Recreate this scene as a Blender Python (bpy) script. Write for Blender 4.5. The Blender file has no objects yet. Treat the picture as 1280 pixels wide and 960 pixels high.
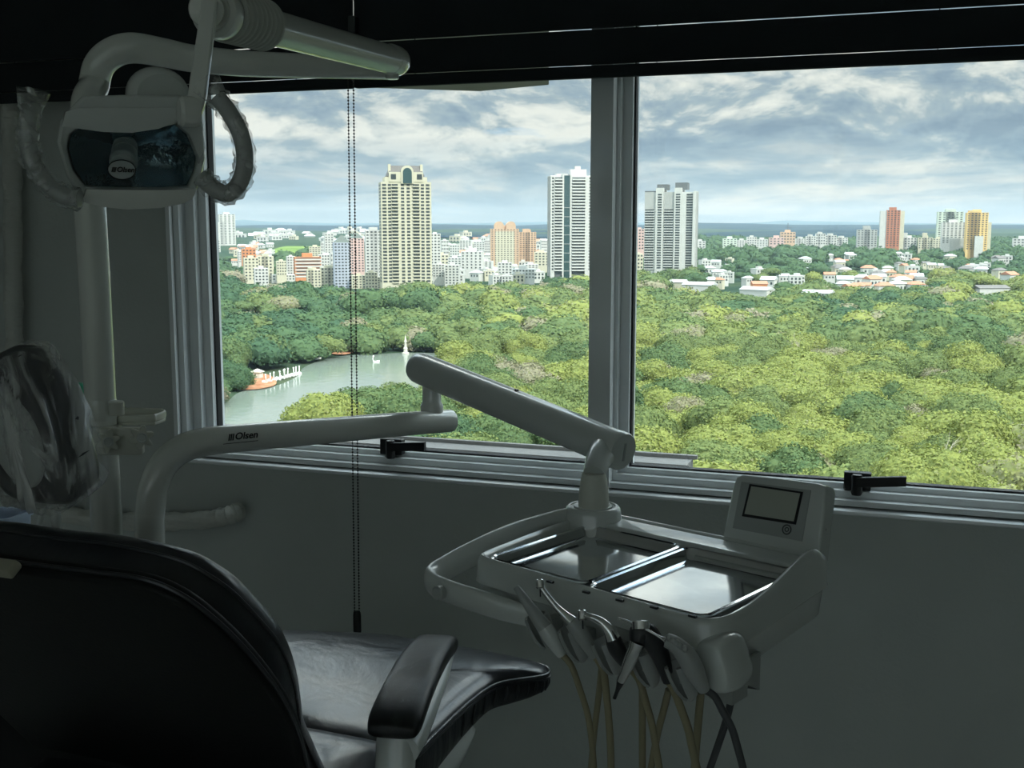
import bpy, math, random
import numpy as np
from mathutils import Vector, Matrix
random.seed(7)
C = bpy.context.scene.collection
PI = math.pi
# ------------------------------------------------------------------ camera model (measured from the photograph)
F = 1413.0; TH = math.radians(8.02); YAW = math.radians(19.0); ZC = 1.65
GX, GY = -math.sin(YAW), math.cos(YAW); RX, RY = math.cos(YAW), math.sin(YAW)
def ray(px, py):
    x = (px-640)/F; u = (480-py)/F
    gc = math.cos(TH)+u*math.sin(TH); z = -math.sin(TH)+u*math.cos(TH)
    return Vector((x*RX+gc*GX, x*RY+gc*GY, z))
def P(px, py, d):
    return ray(px, py)*d+Vector((0, 0, ZC))
def W(px, py, Y):
    a = ray(px, py); return a*(Y/a.y)+Vector((0, 0, ZC))
def HZ(px, py, z):
    a = ray(px, py); return a*((z-ZC)/a.z)+Vector((0, 0, ZC))
def proj(p):
    dx, dy, dz = p[0], p[1], p[2]-ZC
    x = dx*RX+dy*RY; gg = dx*GX+dy*GY
    fw = gg*math.cos(TH)-dz*math.sin(TH); u = gg*math.sin(TH)+dz*math.cos(TH)
    return 640+F*x/fw, 480-F*u/fw, fw

# ------------------------------------------------------------------ materials
def lin(c):
    return tuple((v/255/12.92 if v/255 <= .04045 else ((v/255+.055)/1.055)**2.4) for v in c)
def mat(name, col, rough=.5, metal=0, bump=0, bscale=40, var=.06, vscale=6, coat=0, spec=.5, aniso=None, detail=4, distort=0):
    m = bpy.data.materials.new(name); m.use_nodes = True
    nt = m.node_tree; N = nt.nodes; L = nt.links
    b = N['Principled BSDF']
    tc = N.new('ShaderNodeTexCoord')
    mp = N.new('ShaderNodeMapping'); L.new(tc.outputs['Object'], mp.inputs[0])
    if aniso: mp.inputs['Scale'].default_value = aniso
    n = N.new('ShaderNodeTexNoise'); n.inputs['Scale'].default_value = vscale; n.inputs['Detail'].default_value = 3
    L.new(mp.outputs[0], n.inputs['Vector'])
    r = N.new('ShaderNodeValToRGB')
    r.color_ramp.elements[0].position = .3; r.color_ramp.elements[1].position = .7
    r.color_ramp.elements[0].color = (*[max(0, c*(1-var)) for c in col], 1)
    r.color_ramp.elements[1].color = (*[min(1, c*(1+var)) for c in col], 1)
    L.new(n.outputs['Fac'], r.inputs[0]); L.new(r.outputs[0], b.inputs['Base Color'])
    b.inputs['Roughness'].default_value = rough; b.inputs['Metallic'].default_value = metal
    b.inputs['Specular IOR Level'].default_value = spec
    if coat:
        b.inputs['Coat Weight'].default_value = coat; b.inputs['Coat Roughness'].default_value = .06; b.inputs['Coat IOR'].default_value = 1.6
    if bump:
        n2 = N.new('ShaderNodeTexNoise'); n2.inputs['Scale'].default_value = bscale; n2.inputs['Detail'].default_value = detail
        n2.inputs['Distortion'].default_value = distort
        L.new(mp.outputs[0], n2.inputs['Vector'])
        bp = N.new('ShaderNodeBump'); bp.inputs['Strength'].default_value = bump; bp.inputs['Distance'].default_value = .01
        L.new(n2.outputs['Fac'], bp.inputs['Height']); L.new(bp.outputs[0], b.inputs['Normal'])
    return m

def mix_mat(name, build):
    m = bpy.data.materials.new(name); m.use_nodes = True
    nt = m.node_tree; nt.nodes.clear()
    out = nt.nodes.new('ShaderNodeOutputMaterial')
    nt.links.new(build(nt.nodes, nt.links), out.inputs['Surface'])
    return m

M = {}
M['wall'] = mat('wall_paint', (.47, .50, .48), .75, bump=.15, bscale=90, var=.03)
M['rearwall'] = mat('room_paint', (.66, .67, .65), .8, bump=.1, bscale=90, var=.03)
M['floor'] = mat('vinyl_floor', (.50, .50, .48), .4, var=.1)
M['ceil'] = mat('ceiling_paint', (.75, .75, .73), .85, var=.03)
M['alu'] = mat('white_painted_aluminium', (.80, .83, .84), .32, 0, var=.03, coat=.6)
M['gasket'] = mat('black_rubber', (.012, .012, .014), .6, var=.1)
M['black'] = mat('black_plastic', (.008, .009, .010), .35, var=.15, spec=.4)
M['fabric'] = mat('black_blind_fabric', (.020, .025, .029), .8, bump=.2, bscale=600, var=.12, spec=.2)
M['white'] = mat('white_enamel', (.66, .68, .64), .30, var=.02, coat=1, spec=.7)
M['cream'] = mat('cream_plastic', (.60, .61, .54), .38, var=.03, coat=.1)
M['shell'] = mat('grey_white_shell', (.58, .61, .59), .30, var=.03, coat=.8, spec=.6)
M['bellow'] = mat('rubber_bellows', (.50, .52, .48), .5, var=.04)
M['leather'] = mat('black_leather', (.016, .018, .022), .28, bump=.5, bscale=8, var=.2, coat=.10, spec=.55, detail=6, distort=.8)
M['leatherback'] = mat('black_leather_matt', (.008, .009, .010), .36, bump=.2, bscale=12, var=.2, spec=.3)
M['leatherside'] = mat('black_leather_side', (.012, .014, .016), .38, bump=.6, bscale=26, var=.2, spec=.5, aniso=(1, 1, .25))
M['backshell'] = mat('black_back_shell', (.006, .007, .007), .5, var=.15, spec=.25, bump=.05, bscale=200)
M['chrome'] = mat('chrome', (.75, .76, .76), .12, 1, var=.03)
M['steel'] = mat('brushed_steel', (.62, .64, .65), .10, 1, var=.05, vscale=30, bump=.01, bscale=8)
M['darkmetal'] = mat('dark_metal', (.05, .055, .06), .35, .6)
M['hp'] = mat('grey_handpiece_plastic', (.36, .38, .37), .3, var=.06)
M['dkhp'] = mat('dark_handpiece_rubber', (.03, .032, .034), .4)
M['hose'] = mat('beige_hose', (.30, .27, .17), .5, var=.08, bump=.1, bscale=120)
M['dkhose'] = mat('grey_hose', (.07, .075, .08), .5, var=.08)
M['screen'] = mat('switched_off_lcd', (.42, .44, .38), .4, var=.02)
M['silver'] = mat('ink_grey', (.045, .05, .05), .5)
M['pipe'] = mat('pvc_wrap_tape', (.52, .53, .49), .6, bump=.9, bscale=18, var=.05, aniso=(1, 1, 3))
M['green'] = mat('green_plastic', (.05, .42, .24), .35)
M['bluebox'] = mat('pale_blue_plastic', (.42, .50, .62), .4)
M['beige'] = mat('beige_plastic', (.30, .29, .22), .45)
M['concrete'] = mat('outside_concrete', (.30, .29, .28), .85, bump=.4, bscale=30, var=.12)
M['reflector'] = mat('dichroic_reflector', (.24, .34, .40), .12, 1, bump=.25, bscale=60, var=.15)
M['bulb'] = mat('bulb_cover', (.42, .46, .46), .3, .2)

def _glass(N, L):
    t = N.new('ShaderNodeBsdfTransparent'); t.inputs[0].default_value = (.95, .97, .96, 1)
    g = N.new('ShaderNodeBsdfGlossy'); g.inputs['Roughness'].default_value = .02; g.inputs[0].default_value = (.9, .95, .95, 1)
    ge = N.new('ShaderNodeNewGeometry'); dt = N.new('ShaderNodeVectorMath'); dt.operation = 'DOT_PRODUCT'; L.new(ge.outputs['Incoming'], dt.inputs[0]); L.new(ge.outputs['Normal'], dt.inputs[1])
    ab = N.new('ShaderNodeMath'); ab.operation = 'ABSOLUTE'; L.new(dt.outputs['Value'], ab.inputs[0])
    om = N.new('ShaderNodeMath'); om.operation = 'SUBTRACT'; om.inputs[0].default_value = 1; L.new(ab.outputs[0], om.inputs[1])
    pw = N.new('ShaderNodeMath'); pw.operation = 'POWER'; L.new(om.outputs[0], pw.inputs[0]); pw.inputs[1].default_value = 5
    fr = N.new('ShaderNodeMath'); fr.operation = 'MULTIPLY_ADD'; L.new(pw.outputs[0], fr.inputs[0]); fr.inputs[1].default_value = .96; fr.inputs[2].default_value = .025
    nz = N.new('ShaderNodeTexNoise'); nz.inputs['Scale'].default_value = 3
    mm = N.new('ShaderNodeMath'); mm.operation = 'MULTIPLY'; L.new(fr.outputs[0], mm.inputs[0])
    ad = N.new('ShaderNodeMath'); ad.operation = 'MULTIPLY_ADD'; L.new(nz.outputs['Fac'], ad.inputs[0]); ad.inputs[1].default_value = .1; ad.inputs[2].default_value = .9
    L.new(ad.outputs[0], mm.inputs[1])
    x = N.new('ShaderNodeMixShader'); L.new(mm.outputs[0], x.inputs[0]); L.new(t.outputs[0], x.inputs[1]); L.new(g.outputs[0], x.inputs[2])
    return x.outputs[0]
M['glass'] = mix_mat('clear_glass', _glass)
def _wrap(opac, scale, col=(.75, .78, .76), streak=(1, 1, .25), lo=.46, hi=.62, gl=.35):
    def f(N, L):
        tc = N.new('ShaderNodeTexCoord'); mp = N.new('ShaderNodeMapping'); mp.inputs['Scale'].default_value = streak
        L.new(tc.outputs['Object'], mp.inputs[0])
        n = N.new('ShaderNodeTexNoise'); n.inputs['Scale'].default_value = scale; n.inputs['Detail'].default_value = 5; n.inputs['Distortion'].default_value = 1.2
        L.new(mp.outputs[0], n.inputs['Vector'])
        r = N.new('ShaderNodeValToRGB'); r.color_ramp.elements[0].position = lo; r.color_ramp.elements[1].position = hi
        r.color_ramp.elements[0].color = (opac[0],)*3+(1,); r.color_ramp.elements[1].color = (opac[1],)*3+(1,)
        L.new(n.outputs['Fac'], r.inputs[0])
        bp = N.new('ShaderNodeBump'); bp.inputs['Strength'].default_value = .9; bp.inputs['Distance'].default_value = .008
        L.new(n.outputs['Fac'], bp.inputs['Height'])
        t = N.new('ShaderNodeBsdfTransparent')
        d = N.new('ShaderNodeBsdfDiffuse'); d.inputs[0].default_value = (*col, 1)
        tr = N.new('ShaderNodeBsdfTranslucent'); tr.inputs[0].default_value = (*col, 1)
        g = N.new('ShaderNodeBsdfGlossy'); g.inputs['Roughness'].default_value = .18
        for q in (d, tr, g): L.new(bp.outputs[0], q.inputs['Normal'])
        a = N.new('ShaderNodeMixShader'); a.inputs[0].default_value = .5; L.new(d.outputs[0], a.inputs[1]); L.new(tr.outputs[0], a.inputs[2])
        b = N.new('ShaderNodeMixShader'); b.inputs[0].default_value = gl; L.new(a.outputs[0], b.inputs[1]); L.new(g.outputs[0], b.inputs[2])
        x = N.new('ShaderNodeMixShader'); L.new(r.outputs[0], x.inputs[0]); L.new(t.outputs[0], x.inputs[1]); L.new(b.outputs[0], x.inputs[2])
        return x.outputs[0]
    return f
M['wrap'] = mix_mat('clear_crinkled_plastic', _wrap((.10, .85), 18, col=(.9, .92, .9), lo=.47, hi=.60))
M['handlewrap'] = mix_mat('clear_handle_wrap', _wrap((.12, .7), 26, streak=(1, 1, 1)))
M['clearcup'] = mix_mat('clear_plastic', _wrap((.35, .55), 10))

# ------------------------------------------------------------------ mesh builder
ORG = {}
def sp(pts, n=8, closed=False):
    pts = [Vector(p) for p in pts]; out = []
    k = len(pts)
    rng = range(k if closed else k-1)
    for i in rng:
        g = (lambda j: pts[j % k]) if closed else (lambda j: pts[min(max(j, 0), k-1)])
        p0, p1, p2, p3 = g(i-1), g(i), g(i+1), g(i+2)
        for j in range(n):
            t = j/n
            out.append(.5*((2*p1)+(p2-p0)*t+(2*p0-5*p1+4*p2-p3)*t*t+(3*p1-p0-3*p2+p3)*t**3))
    if not closed: out.append(pts[-1])
    return out
class MB:
    def __init__(s): s.v = []; s.f = []; s.mi = []
    def add(s, v, f, mi=0):
        b = len(s.v); s.v += [Vector(p) for p in v]
        for q in f: s.f.append([b+i for i in q]); s.mi.append(mi)
        return s
    def box(s, a, b, mi=0):
        x0, y0, z0 = a; x1, y1, z1 = b
        v = [(x0,y0,z0),(x1,y0,z0),(x1,y1,z0),(x0,y1,z0),(x0,y0,z1),(x1,y0,z1),(x1,y1,z1),(x0,y1,z1)]
        return s.add(v, [(0,3,2,1),(4,5,6,7),(0,1,5,4),(1,2,6,5),(2,3,7,6),(3,0,4,7)], mi)
    def obox(s, c, ax, h, mi=0):
        c = Vector(c); X, Y, Z = [Vector(a).normalized()*k for a, k in zip(ax, h)]
        v = [c+i*X+j*Y+k*Z for k in (-1, 1) for i, j in ((-1,-1),(1,-1),(1,1),(-1,1))]
        return s.add(v, [(0,3,2,1),(4,5,6,7),(0,1,5,4),(1,2,6,5),(2,3,7,6),(3,0,4,7)], mi)
    def loft(s, rings, c0=True, c1=True, mi=0, wrap=True):
        n = len(rings[0]); v = [p for r in rings for p in r]; f = []
        for i in range(len(rings)-1):
            for j in range(n if wrap else n-1):
                k = (j+1) % n
                f.append((i*n+j, i*n+k, (i+1)*n+k, (i+1)*n+j))
        if c0: f.append(tuple(range(n))[::-1])
        if c1: f.append(tuple((len(rings)-1)*n+j for j in range(n)))
        return s.add(v, f, mi)
    def tube(s, path, r, n=20, cap=True, flat=None, mi=0, closed=False):
        path = [Vector(p) for p in path]; k = len(path)
        T = []
        for i in range(k):
            a = path[(i-1) % k] if closed else path[max(i-1, 0)]; b = path[(i+1) % k] if closed else path[min(i+1, k-1)]
            T.append((b-a).normalized())
        up = Vector((0, 0, 1)) if abs(T[0].z) < .9 else Vector((1, 0, 0))
        A = T[0].cross(up).normalized(); rings = []
        for i in range(k):
            A = (A-T[i]*A.dot(T[i])).normalized(); B = T[i].cross(A)
            rr = r[i] if isinstance(r, list) else r
            ra, rb = (rr, rr) if not isinstance(rr, tuple) else rr
            rings.append([path[i]+A*(ra*math.cos(2*PI*j/n))+B*(rb*math.sin(2*PI*j/n)) for j in range(n)])
        if closed: rings.append(rings[0]); cap = False
        return s.loft(rings, cap, cap, mi)
    def lathe(s, prof, o, axis=(0, 0, 1), n=32, mi=0, hollow=False):
        o = Vector(o); Z = Vector(axis).normalized()
        X = Z.cross(Vector((0, 0, 1)) if abs(Z.z) < .9 else Vector((1, 0, 0))).normalized(); Y = Z.cross(X)
        rings = [[o+Z*h+X*(r*math.cos(2*PI*j/n))+Y*(r*math.sin(2*PI*j/n)) for j in range(n)] for r, h in prof]
        if hollow: rings.append(rings[0])
        return s.loft(rings, not hollow, not hollow, mi)
    def ball(s, c, r, n=8, m=6, mi=0):
        pr = [(r*math.sin(PI*(i+.02)/(m+.04)) if 0 < i < m else r*.05, -r*math.cos(PI*i/m)) for i in range(m+1)]
        return s.lathe(pr, c, (0, 0, 1), n, mi)
    def slab(s, outl, o, X, Y, h0, h1, bev=.004, mi=0, nb=4):
        """outline (2D, CCW) extruded along XxY from h0 to h1 with rounded edges"""
        o = Vector(o); X = Vector(X).normalized(); Y = Vector(Y).normalized(); Z = X.cross(Y)
        n = len(outl); P2 = [Vector((p[0], p[1])) for p in outl]
        def inset(d):
            res = []
            for i in range(n):
                a = P2[i-1]; b = P2[i]; c = P2[(i+1) % n]
                t = (c-a); t = t.normalized() if t.length > 1e-9 else Vector((1, 0))
                nn = Vector((t.y, -t.x)); res.append(b-nn*d)
            return res
        rings = []
        seq = [(bev*(1-math.sin(PI/2*k/nb)), h0+bev*(1-math.cos(PI/2*k/nb))) for k in range(nb+1)]
        seq += [(bev*(1-math.cos(PI/2*k/nb)), h1-bev*(1-math.sin(PI/2*k/nb))) for k in range(nb+1)]
        for d, h in seq:
            rings.append([o+X*p.x+Y*p.y+Z*h for p in inset(d)])
        return s.loft(rings, True, True, mi)
    def build(s, name, m, parent=None, smooth=35, **props):
        me = bpy.data.meshes.new(name)
        off = ORG.get(parent.name, Vector((0, 0, 0))) if parent else Vector((0, 0, 0))
        me.from_pydata([p-off for p in s.v], [], s.f)
        for mm in (m if isinstance(m, (list, tuple)) else [m]): me.materials.append(mm)
        me.polygons.foreach_set('material_index', s.mi)
        me.update()
        import bmesh
        bm = bmesh.new(); bm.from_mesh(me); bmesh.ops.recalc_face_normals(bm, faces=bm.faces[:]); bm.to_mesh(me); bm.free()
        if smooth:
            me.polygons.foreach_set('use_smooth', [True]*len(me.polygons))
            me.set_sharp_from_angle(angle=math.radians(smooth))
        o = bpy.data.objects.new(name, me); C.objects.link(o)
        if parent: o.parent = parent; ORG[o.name] = off
        for k, v in props.items(): o[k] = v
        return o
def thing(name, label, cat, loc=(0, 0, 0), group=None, kind=None):
    o = bpy.data.objects.new(name, None); C.objects.link(o); o.location = loc; o.empty_display_size = .05
    ORG[o.name] = Vector(loc); o['label'] = label; o['category'] = cat
    if group: o['group'] = group
    if kind: o['kind'] = kind
    return o
def tag(o, label, cat, group=None, kind=None):
    o['label'] = label; o['category'] = cat
    if group: o['group'] = group
    if kind: o['kind'] = kind
    return o
def struct(o): o['kind'] = 'structure'; return o
def rrect(w, h, r, n=6):
    out = []
    for cx, cy, a in ((w/2-r, h/2-r, 0), (-w/2+r, h/2-r, 90), (-w/2+r, -h/2+r, 180), (w/2-r, -h/2+r, 270)):
        for k in range(n+1):
            t = math.radians(a+90*k/n); out.append((cx+r*math.cos(t), cy+r*math.sin(t)))
    return out
def subd(o, lv=1):
    m = o.modifiers.new('subdivision', 'SUBSURF'); m.levels = lv; m.render_levels = lv; return o
def text_mesh(name, body, size, o, X, Y, m, parent, shear=0, ext=.0008):
    cu = bpy.data.curves.new(name, 'FONT'); cu.body = body; cu.size = size; cu.shear = shear; cu.extrude = ext
    cu.align_x = 'CENTER'; cu.align_y = 'CENTER'; cu.materials.append(m); cu.offset = size*.02
    tmp = bpy.data.objects.new(name, cu); me = bpy.data.meshes.new_from_object(tmp); bpy.data.objects.remove(tmp)
    t = bpy.data.objects.new(name, me); C.objects.link(t)
    X = Vector(X).normalized(); Y = Vector(Y); Y = (Y-X*Y.dot(X)).normalized(); Z = X.cross(Y)
    off = ORG.get(parent.name, Vector((0, 0, 0)))
    mx = Matrix((X, Y, Z)).transposed().to_4x4(); mx.translation = Vector(o)-off
    t.parent = parent; t.matrix_local = mx
    return t
# ================================================================== room
YW = 2.50
m = MB(); m.box((-4.2, -3.2, -.1), (3.0, 2.5, 0)); struct(m.build('floor', M['floor'], smooth=0))
m = MB(); m.box((-4.2, -3.2, 2.72), (3.0, 2.7, 2.85)); struct(m.build('ceiling', M['ceil'], smooth=0))
WX0, WX1, WZ0, WZ1 = -1.79, .40, 1.036, 2.30      # opening in the window wall
m = MB()
m.box((-4.2, YW, -.1), (WX0, YW+.2, 2.72)); m.box((WX1, YW, -.1), (3.0, YW+.2, 2.72))
m.box((WX0, YW, -.1), (WX1, YW+.2, WZ0)); m.box((WX0, YW, WZ1), (WX1, YW+.2, 2.72))
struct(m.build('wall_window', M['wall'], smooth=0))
m = MB(); m.box((-4.2, -3.2, 0), (-4.05, YW, 2.72)); struct(m.build('wall_left', M['rearwall'], smooth=0))
m = MB(); m.box((2.85, -3.2, 0), (3.0, YW, 2.72)); struct(m.build('wall_right', M['rearwall'], smooth=0))
m = MB(); RO = (-3.0, 2.0, .70, 2.40)      # opening added for daylight fill in the unseen wall behind the camera
m.box((-4.2, -3.3, 0), (RO[0], -3.2, 2.72)); m.box((RO[1], -3.3, 0), (3.0, -3.2, 2.72)); m.box((RO[0], -3.3, 0), (RO[1], -3.2, RO[2])); m.box((RO[0], -3.3, RO[3]), (RO[1], -3.2, 2.72))
struct(m.build('wall_rear', M['rearwall'], smooth=0))
m = MB(); m.box((-4.6, -5.35, 2.72), (3.4, -3.2, 2.85)); struct(m.build('ceiling_balcony', M['ceil'], smooth=0))  # added unseen overhang, keeps the sun out of the fill opening
m = MB(); m.box((-4.6, -7.2, -.1), (3.4, -3.3, 0)); struct(m.build('floor_balcony', M['floor'], smooth=0))  # added unseen floor outside the opening, bounces daylight into the room
w3 = thing('window_3', '', 'window', (-.5, -3.25, .25)); del w3['label']; del w3['category']; w3['kind'] = 'structure'  # added window behind the camera, there only as fill light
m = MB(); m.box((-3.0, -3.28, .70), (2.0, -3.22, .75)); m.box((-3.0, -3.28, 2.35), (2.0, -3.22, 2.40))
for x in (-3.0, -1.75, -.5, .75, 1.95): m.box((x, -3.28, .75), (x+.05, -3.22, 2.35))
m.build('window_frame', M['alu'], w3, 0)
m = MB(); m.box((-3.0, -3.252, .75), (2.0, -3.248, 2.35)); m.build('glass_pane', M['glass'], w3, 0)

# ------------------------------------------------------------------ windows
def frame_boxes(m, x0, x1, z0, z1, w, y0, y1, wl=None, wb=None):
    wl = w if wl is None else wl; wb = w if wb is None else wb
    m.box((x0-wl, y0, z0-wb), (x0, y1, z1+w)); m.box((x1, y0, z0-wb), (x1+w, y1, z1+w))
    m.box((x0, y0, z0-wb), (x1, y1, z0)); m.box((x0, y0, z1), (x1, y1, z1+w))
def window(n, gx0, gx1, gz0, gz1, wl, hpx):
    root = thing('window_%d' % n, '', 'window', ((gx0+gx1)/2, 2.58, gz0), kind='structure'); del root['label']; del root['category']
    m = MB(); frame_boxes(m, gx0+.001, gx1-.001, gz0+.002, gz1-.002, .004, 2.568, 2.59)
    m.build('window_gasket', M['gasket'], root, 0)
    m = MB(); frame_boxes(m, gx0-.003, gx1+.003, gz0-.002, gz1+.002, .022, 2.552, 2.60, wb=.012)
    m.build('window_sash', M['alu'], root, 0)
    m = MB(); frame_boxes(m, gx0-.025, gx1+.025, gz0-.014, gz1+.02, .012, 2.530, 2.62, wl=.012, wb=.016)
    m.build('sash_rail', M['alu'], root, 0)
    m = MB(); m.box((gx0, 2.579, gz0), (gx1, 2.583, gz1)); m.build('glass_pane', M['glass'], root, 0)
    # black latch handle on the lower sash
    a, b, lev = hpx
    p0 = W(*a, 2.545); p1 = W(*b, 2.545); zc = gz0-.002
    h = MB(); h.slab(rrect(p1.x-p0.x, .040, .003), ((p0.x+p1.x)/2, 2.552, (p0.z+p1.z)/2), (1, 0, 0), (0, 0, 1), 0, .022, .002)
    ho = h.build('handle_plate', M['black'], root)
    q = W(*lev[0], 2.515); e = W(*lev[1], 2.505)
    h = MB(); h.lathe([(.004, -.030), (.010, -.029), (.012, -.024), (.012, .013), (.010, .016), (.003, .017)], (q.x, 2.52, q.z), (0, 0, 1), 20)
    h.obox(((q.x+e.x)/2, 2.512, (q.z+e.z)/2+.001), ((e.x-q.x, 0, e.z-q.z), (0, 1, 0), (0, 0, 1)), ((e.x-q.x)/2, .006, .0105))
    h.build('handle_lever', M['black'], root)
    return root
window(1, -1.718, -.660, 1.086, 2.24, .03, ((478, 557), (505, 558), ((487, 559), (530, 559))))
window(2, -.588, .34, 1.086, 2.24, .03, ((1055, 600), (1089, 601), ((1071, 603), (1133, 603))))
# outer frame, centre post and stepped sill trim
m = MB()
m.box((-1.79, 2.505, 1.036), (-1.772, 2.66, 2.30)); m.box((-1.772, 2.535, 1.05), (-1.757, 2.66, 2.28))
m.box((.377, 2.505, 1.036), (.40, 2.66, 2.30)); m.box((-1.79, 2.505, 2.272), (.40, 2.66, 2.30))
m.box((-1.79, 2.505, 1.044), (.40, 2.66, 1.056))
struct(m.build('trim_1', M['alu'], smooth=0))
m = MB(); m.box((-.673, 2.495, 1.040), (-.622, 2.62, 2.29)); m.box((-.690, 2.60, 1.056), (-.600, 2.66, 2.29))
struct(m.build('trim_2', M['alu'], smooth=0))
m = MB()
sec = [(2.4999, 1.026), (2.490, 1.0275), (2.4855, 1.031), (2.4865, 1.0365), (2.492, 1.0395), (2.51, 1.0405), (2.51, 1.026)]
m.loft([[(x, y, z) for y, z in sec] for x in (-1.80, .41)])
m.box((-1.80, 2.488, 1.036), (-1.788, 2.5, 2.31))
struct(m.build('trim_3', M['alu'], smooth=0))
# outside ledge and slab of the building, seen through the panes
m = MB(); m.box((-2.2, 2.70, .86), (-.502, 2.93, 1.038)); m.box((-2.2, 2.915, 1.038), (-.490, 2.93, 1.048)); m.box((-2.2, 2.80, 1.038), (-.490, 2.806, 1.046))
struct(m.build('outside_ledge', M['concrete'], smooth=0))
zs_ = 2.22
pl = [HZ(440, 109, zs_), HZ(600, 114, zs_), HZ(686, 106, zs_), HZ(686, 30, zs_), HZ(440, 34, zs_)]
m = MB(); m.loft([[Vector((p.x, p.y, h)) for p in pl] for h in (zs_, zs_+.16)])
struct(m.build('outside_soffit', M['concrete'], smooth=0))

# ------------------------------------------------------------------ roller blinds of black fabric
def blind(x0, x1, label):
    root = thing('window_blind', label, 'blind', ((x0+x1)/2, 2.42, 1.96))
    m = MB(); m.slab(rrect(x1-x0, .026, .004), ((x0+x1)/2, 2.428, 1.975), (1, 0, 0), (0, 0, 1), 0, .016, .003); m.build('bottom_bar', M['fabric'], root)
    for z0, z1 in ((1.9905, 2.0632), (2.0660, 2.716)):
        m = MB(); m.box((x0, 2.419, z0), (x1, 2.425, z1)); m.build('fabric_panel', M['fabric'], root, 0)
    for k in range(4):
        x = x0+.15+(x1-x0-.3)*k/3
        MB().tube([(x, 2.422, 1.985), (x, 2.422, 2.07)], .0012, 6).build('lift_cord', M['fabric'], root)
    return root
XG = W(443, 100, 2.42).x
bl = blind(-2.75, XG-.0025, 'black fabric window blind on the left, with the bead chain at its edge')
br = blind(XG+.0025, .75, 'long black fabric window blind hanging over the centre post of the window')
m = MB(); q = W(440, 34, 2.40)
m.slab(rrect(.018, .05, .003), (q.x, 2.419, q.z), (1, 0, 0), (0, 0, 1), 0, .022, .002); m.build('bracket', M['darkmetal'], bl)
# bead chain with its tension weight
m = MB(); t0 = W(434.5, 98, 2.395); t1 = W(441.3, 98, 2.395); zb = W(446, 768, 2.395).z
xm = W(446, 778, 2.395).x
for xa, xb in ((t0.x, xm-.0065), (t1.x, xm+.006)):
    n = 172
    for k in range(n):
        f = k/(n-1); z = 1.985+(zb-1.985)*f
        m.ball((xa+(xb-xa)*f, 2.397, z), .0024, 6, 4)
    m.tube([(xa, 2.397, 1.985), (xb, 2.397, zb)], .0007, 5)
m.build('bead_chain', M['black'], bl)
m = MB(); zt = W(446, 764, 2.395).z; zz = W(446, 793, 2.395).z
sec = []
for h, wx, wy in ((0, .006, .004), (.03, .0095, .006), (.15, .0105, .007), (.8, .0105, .007), (.95, .0095, .006), (1, .005, .004)):
    sec.append([(xm+wx*math.cos(2*PI*j/20), 2.397+wy*math.sin(2*PI*j/20), zz+(zt-zz)*h) for j in range(20)])
m.loft(sec); m.build('chain_weight', M['black'], bl)

# ------------------------------------------------------------------ insulated pipe on the wall, wrapped in white tape
path = [W(14, 60, 2.455), W(14, 150, 2.455), W(16, 260, 2.455), W(17, 380, 2.455), W(20, 470, 2.455), W(24, 560, 2.455), W(40, 615, 2.455), W(78, 640, 2.455),
        W(130, 650, 2.455), W(200, 652, 2.455), W(255, 650, 2.455), W(283, 645, 2.455), W(294, 641, 2.466), W(297, 640, 2.474)]
path = [Vector(p) for p in path]; path[0].z = 2.45
pp = sp(path, 10); rad = [.0235+.0016*math.sin(i*.9)+.0012*math.sin(i*2.3+1) for i in range(len(pp))]
o = MB().tube(pp, rad, 22).build('insulated_pipe', M['pipe'])
tag(o, 'white tape-wrapped insulated pipe running down and along the wall under the window', 'pipe')
M['armwrap'] = mix_mat('clear_sleeve', _wrap((.01, .11), 22, streak=(1, .3, 1), lo=.5, hi=.75, gl=.9))
# ================================================================== dental lamp: pole, two arms, bellows, head
pb = P(130.5, 600, 1.9); PX, PY = pb.x, pb.y
lamp = thing('dental_lamp', 'white ceiling-high dental lamp on a pole with two jointed arms and plastic-wrapped handles', 'dental lamp', (PX, PY, 0))
arm0 = P(497, 78, 2.06); zA = arm0.z
# lower pole and bent upper pipe
m = MB(); m.tube([(PX, PY, .46), (PX, PY, 1.30)], .0255, 32); m.build('pole', M['white'], lamp)
m = MB(); m.lathe([(.0255, 0), (.0262, .004), (.0262, .03), (.0255, .034)], (PX, PY, P(128, 522, 1.9).z), (0, 0, 1), 32)
m.build('pole_collar', M['white'], lamp)
top = P(150, 61, 1.89); zt = top.z
c = [Vector((PX, PY, 1.30)), Vector((PX, PY, 1.55)), Vector((PX, PY, zt-.13)), Vector(P(117, 108, 1.9)), Vector(P(124, 82, 1.895)), Vector(P(141, 66, 1.89)), Vector(P(166, 60, 1.89)),
     Vector(P(205, 66, 1.92)), Vector(P(240, 73, 1.94)), Vector(P(300, 79, 1.96)), Vector(P(370, 82, 1.99)), Vector(P(430, 84, 2.02)), Vector(P(487, 86, 2.06))]
pth = sp(c, 10); rr = [.0252 if i < 60 else .0252-.006*min(1, (i-60)/60) for i in range(len(pth))]
m = MB(); m.tube(pth, rr, 32); m.build('lower_arm', M['white'], lamp)
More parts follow.
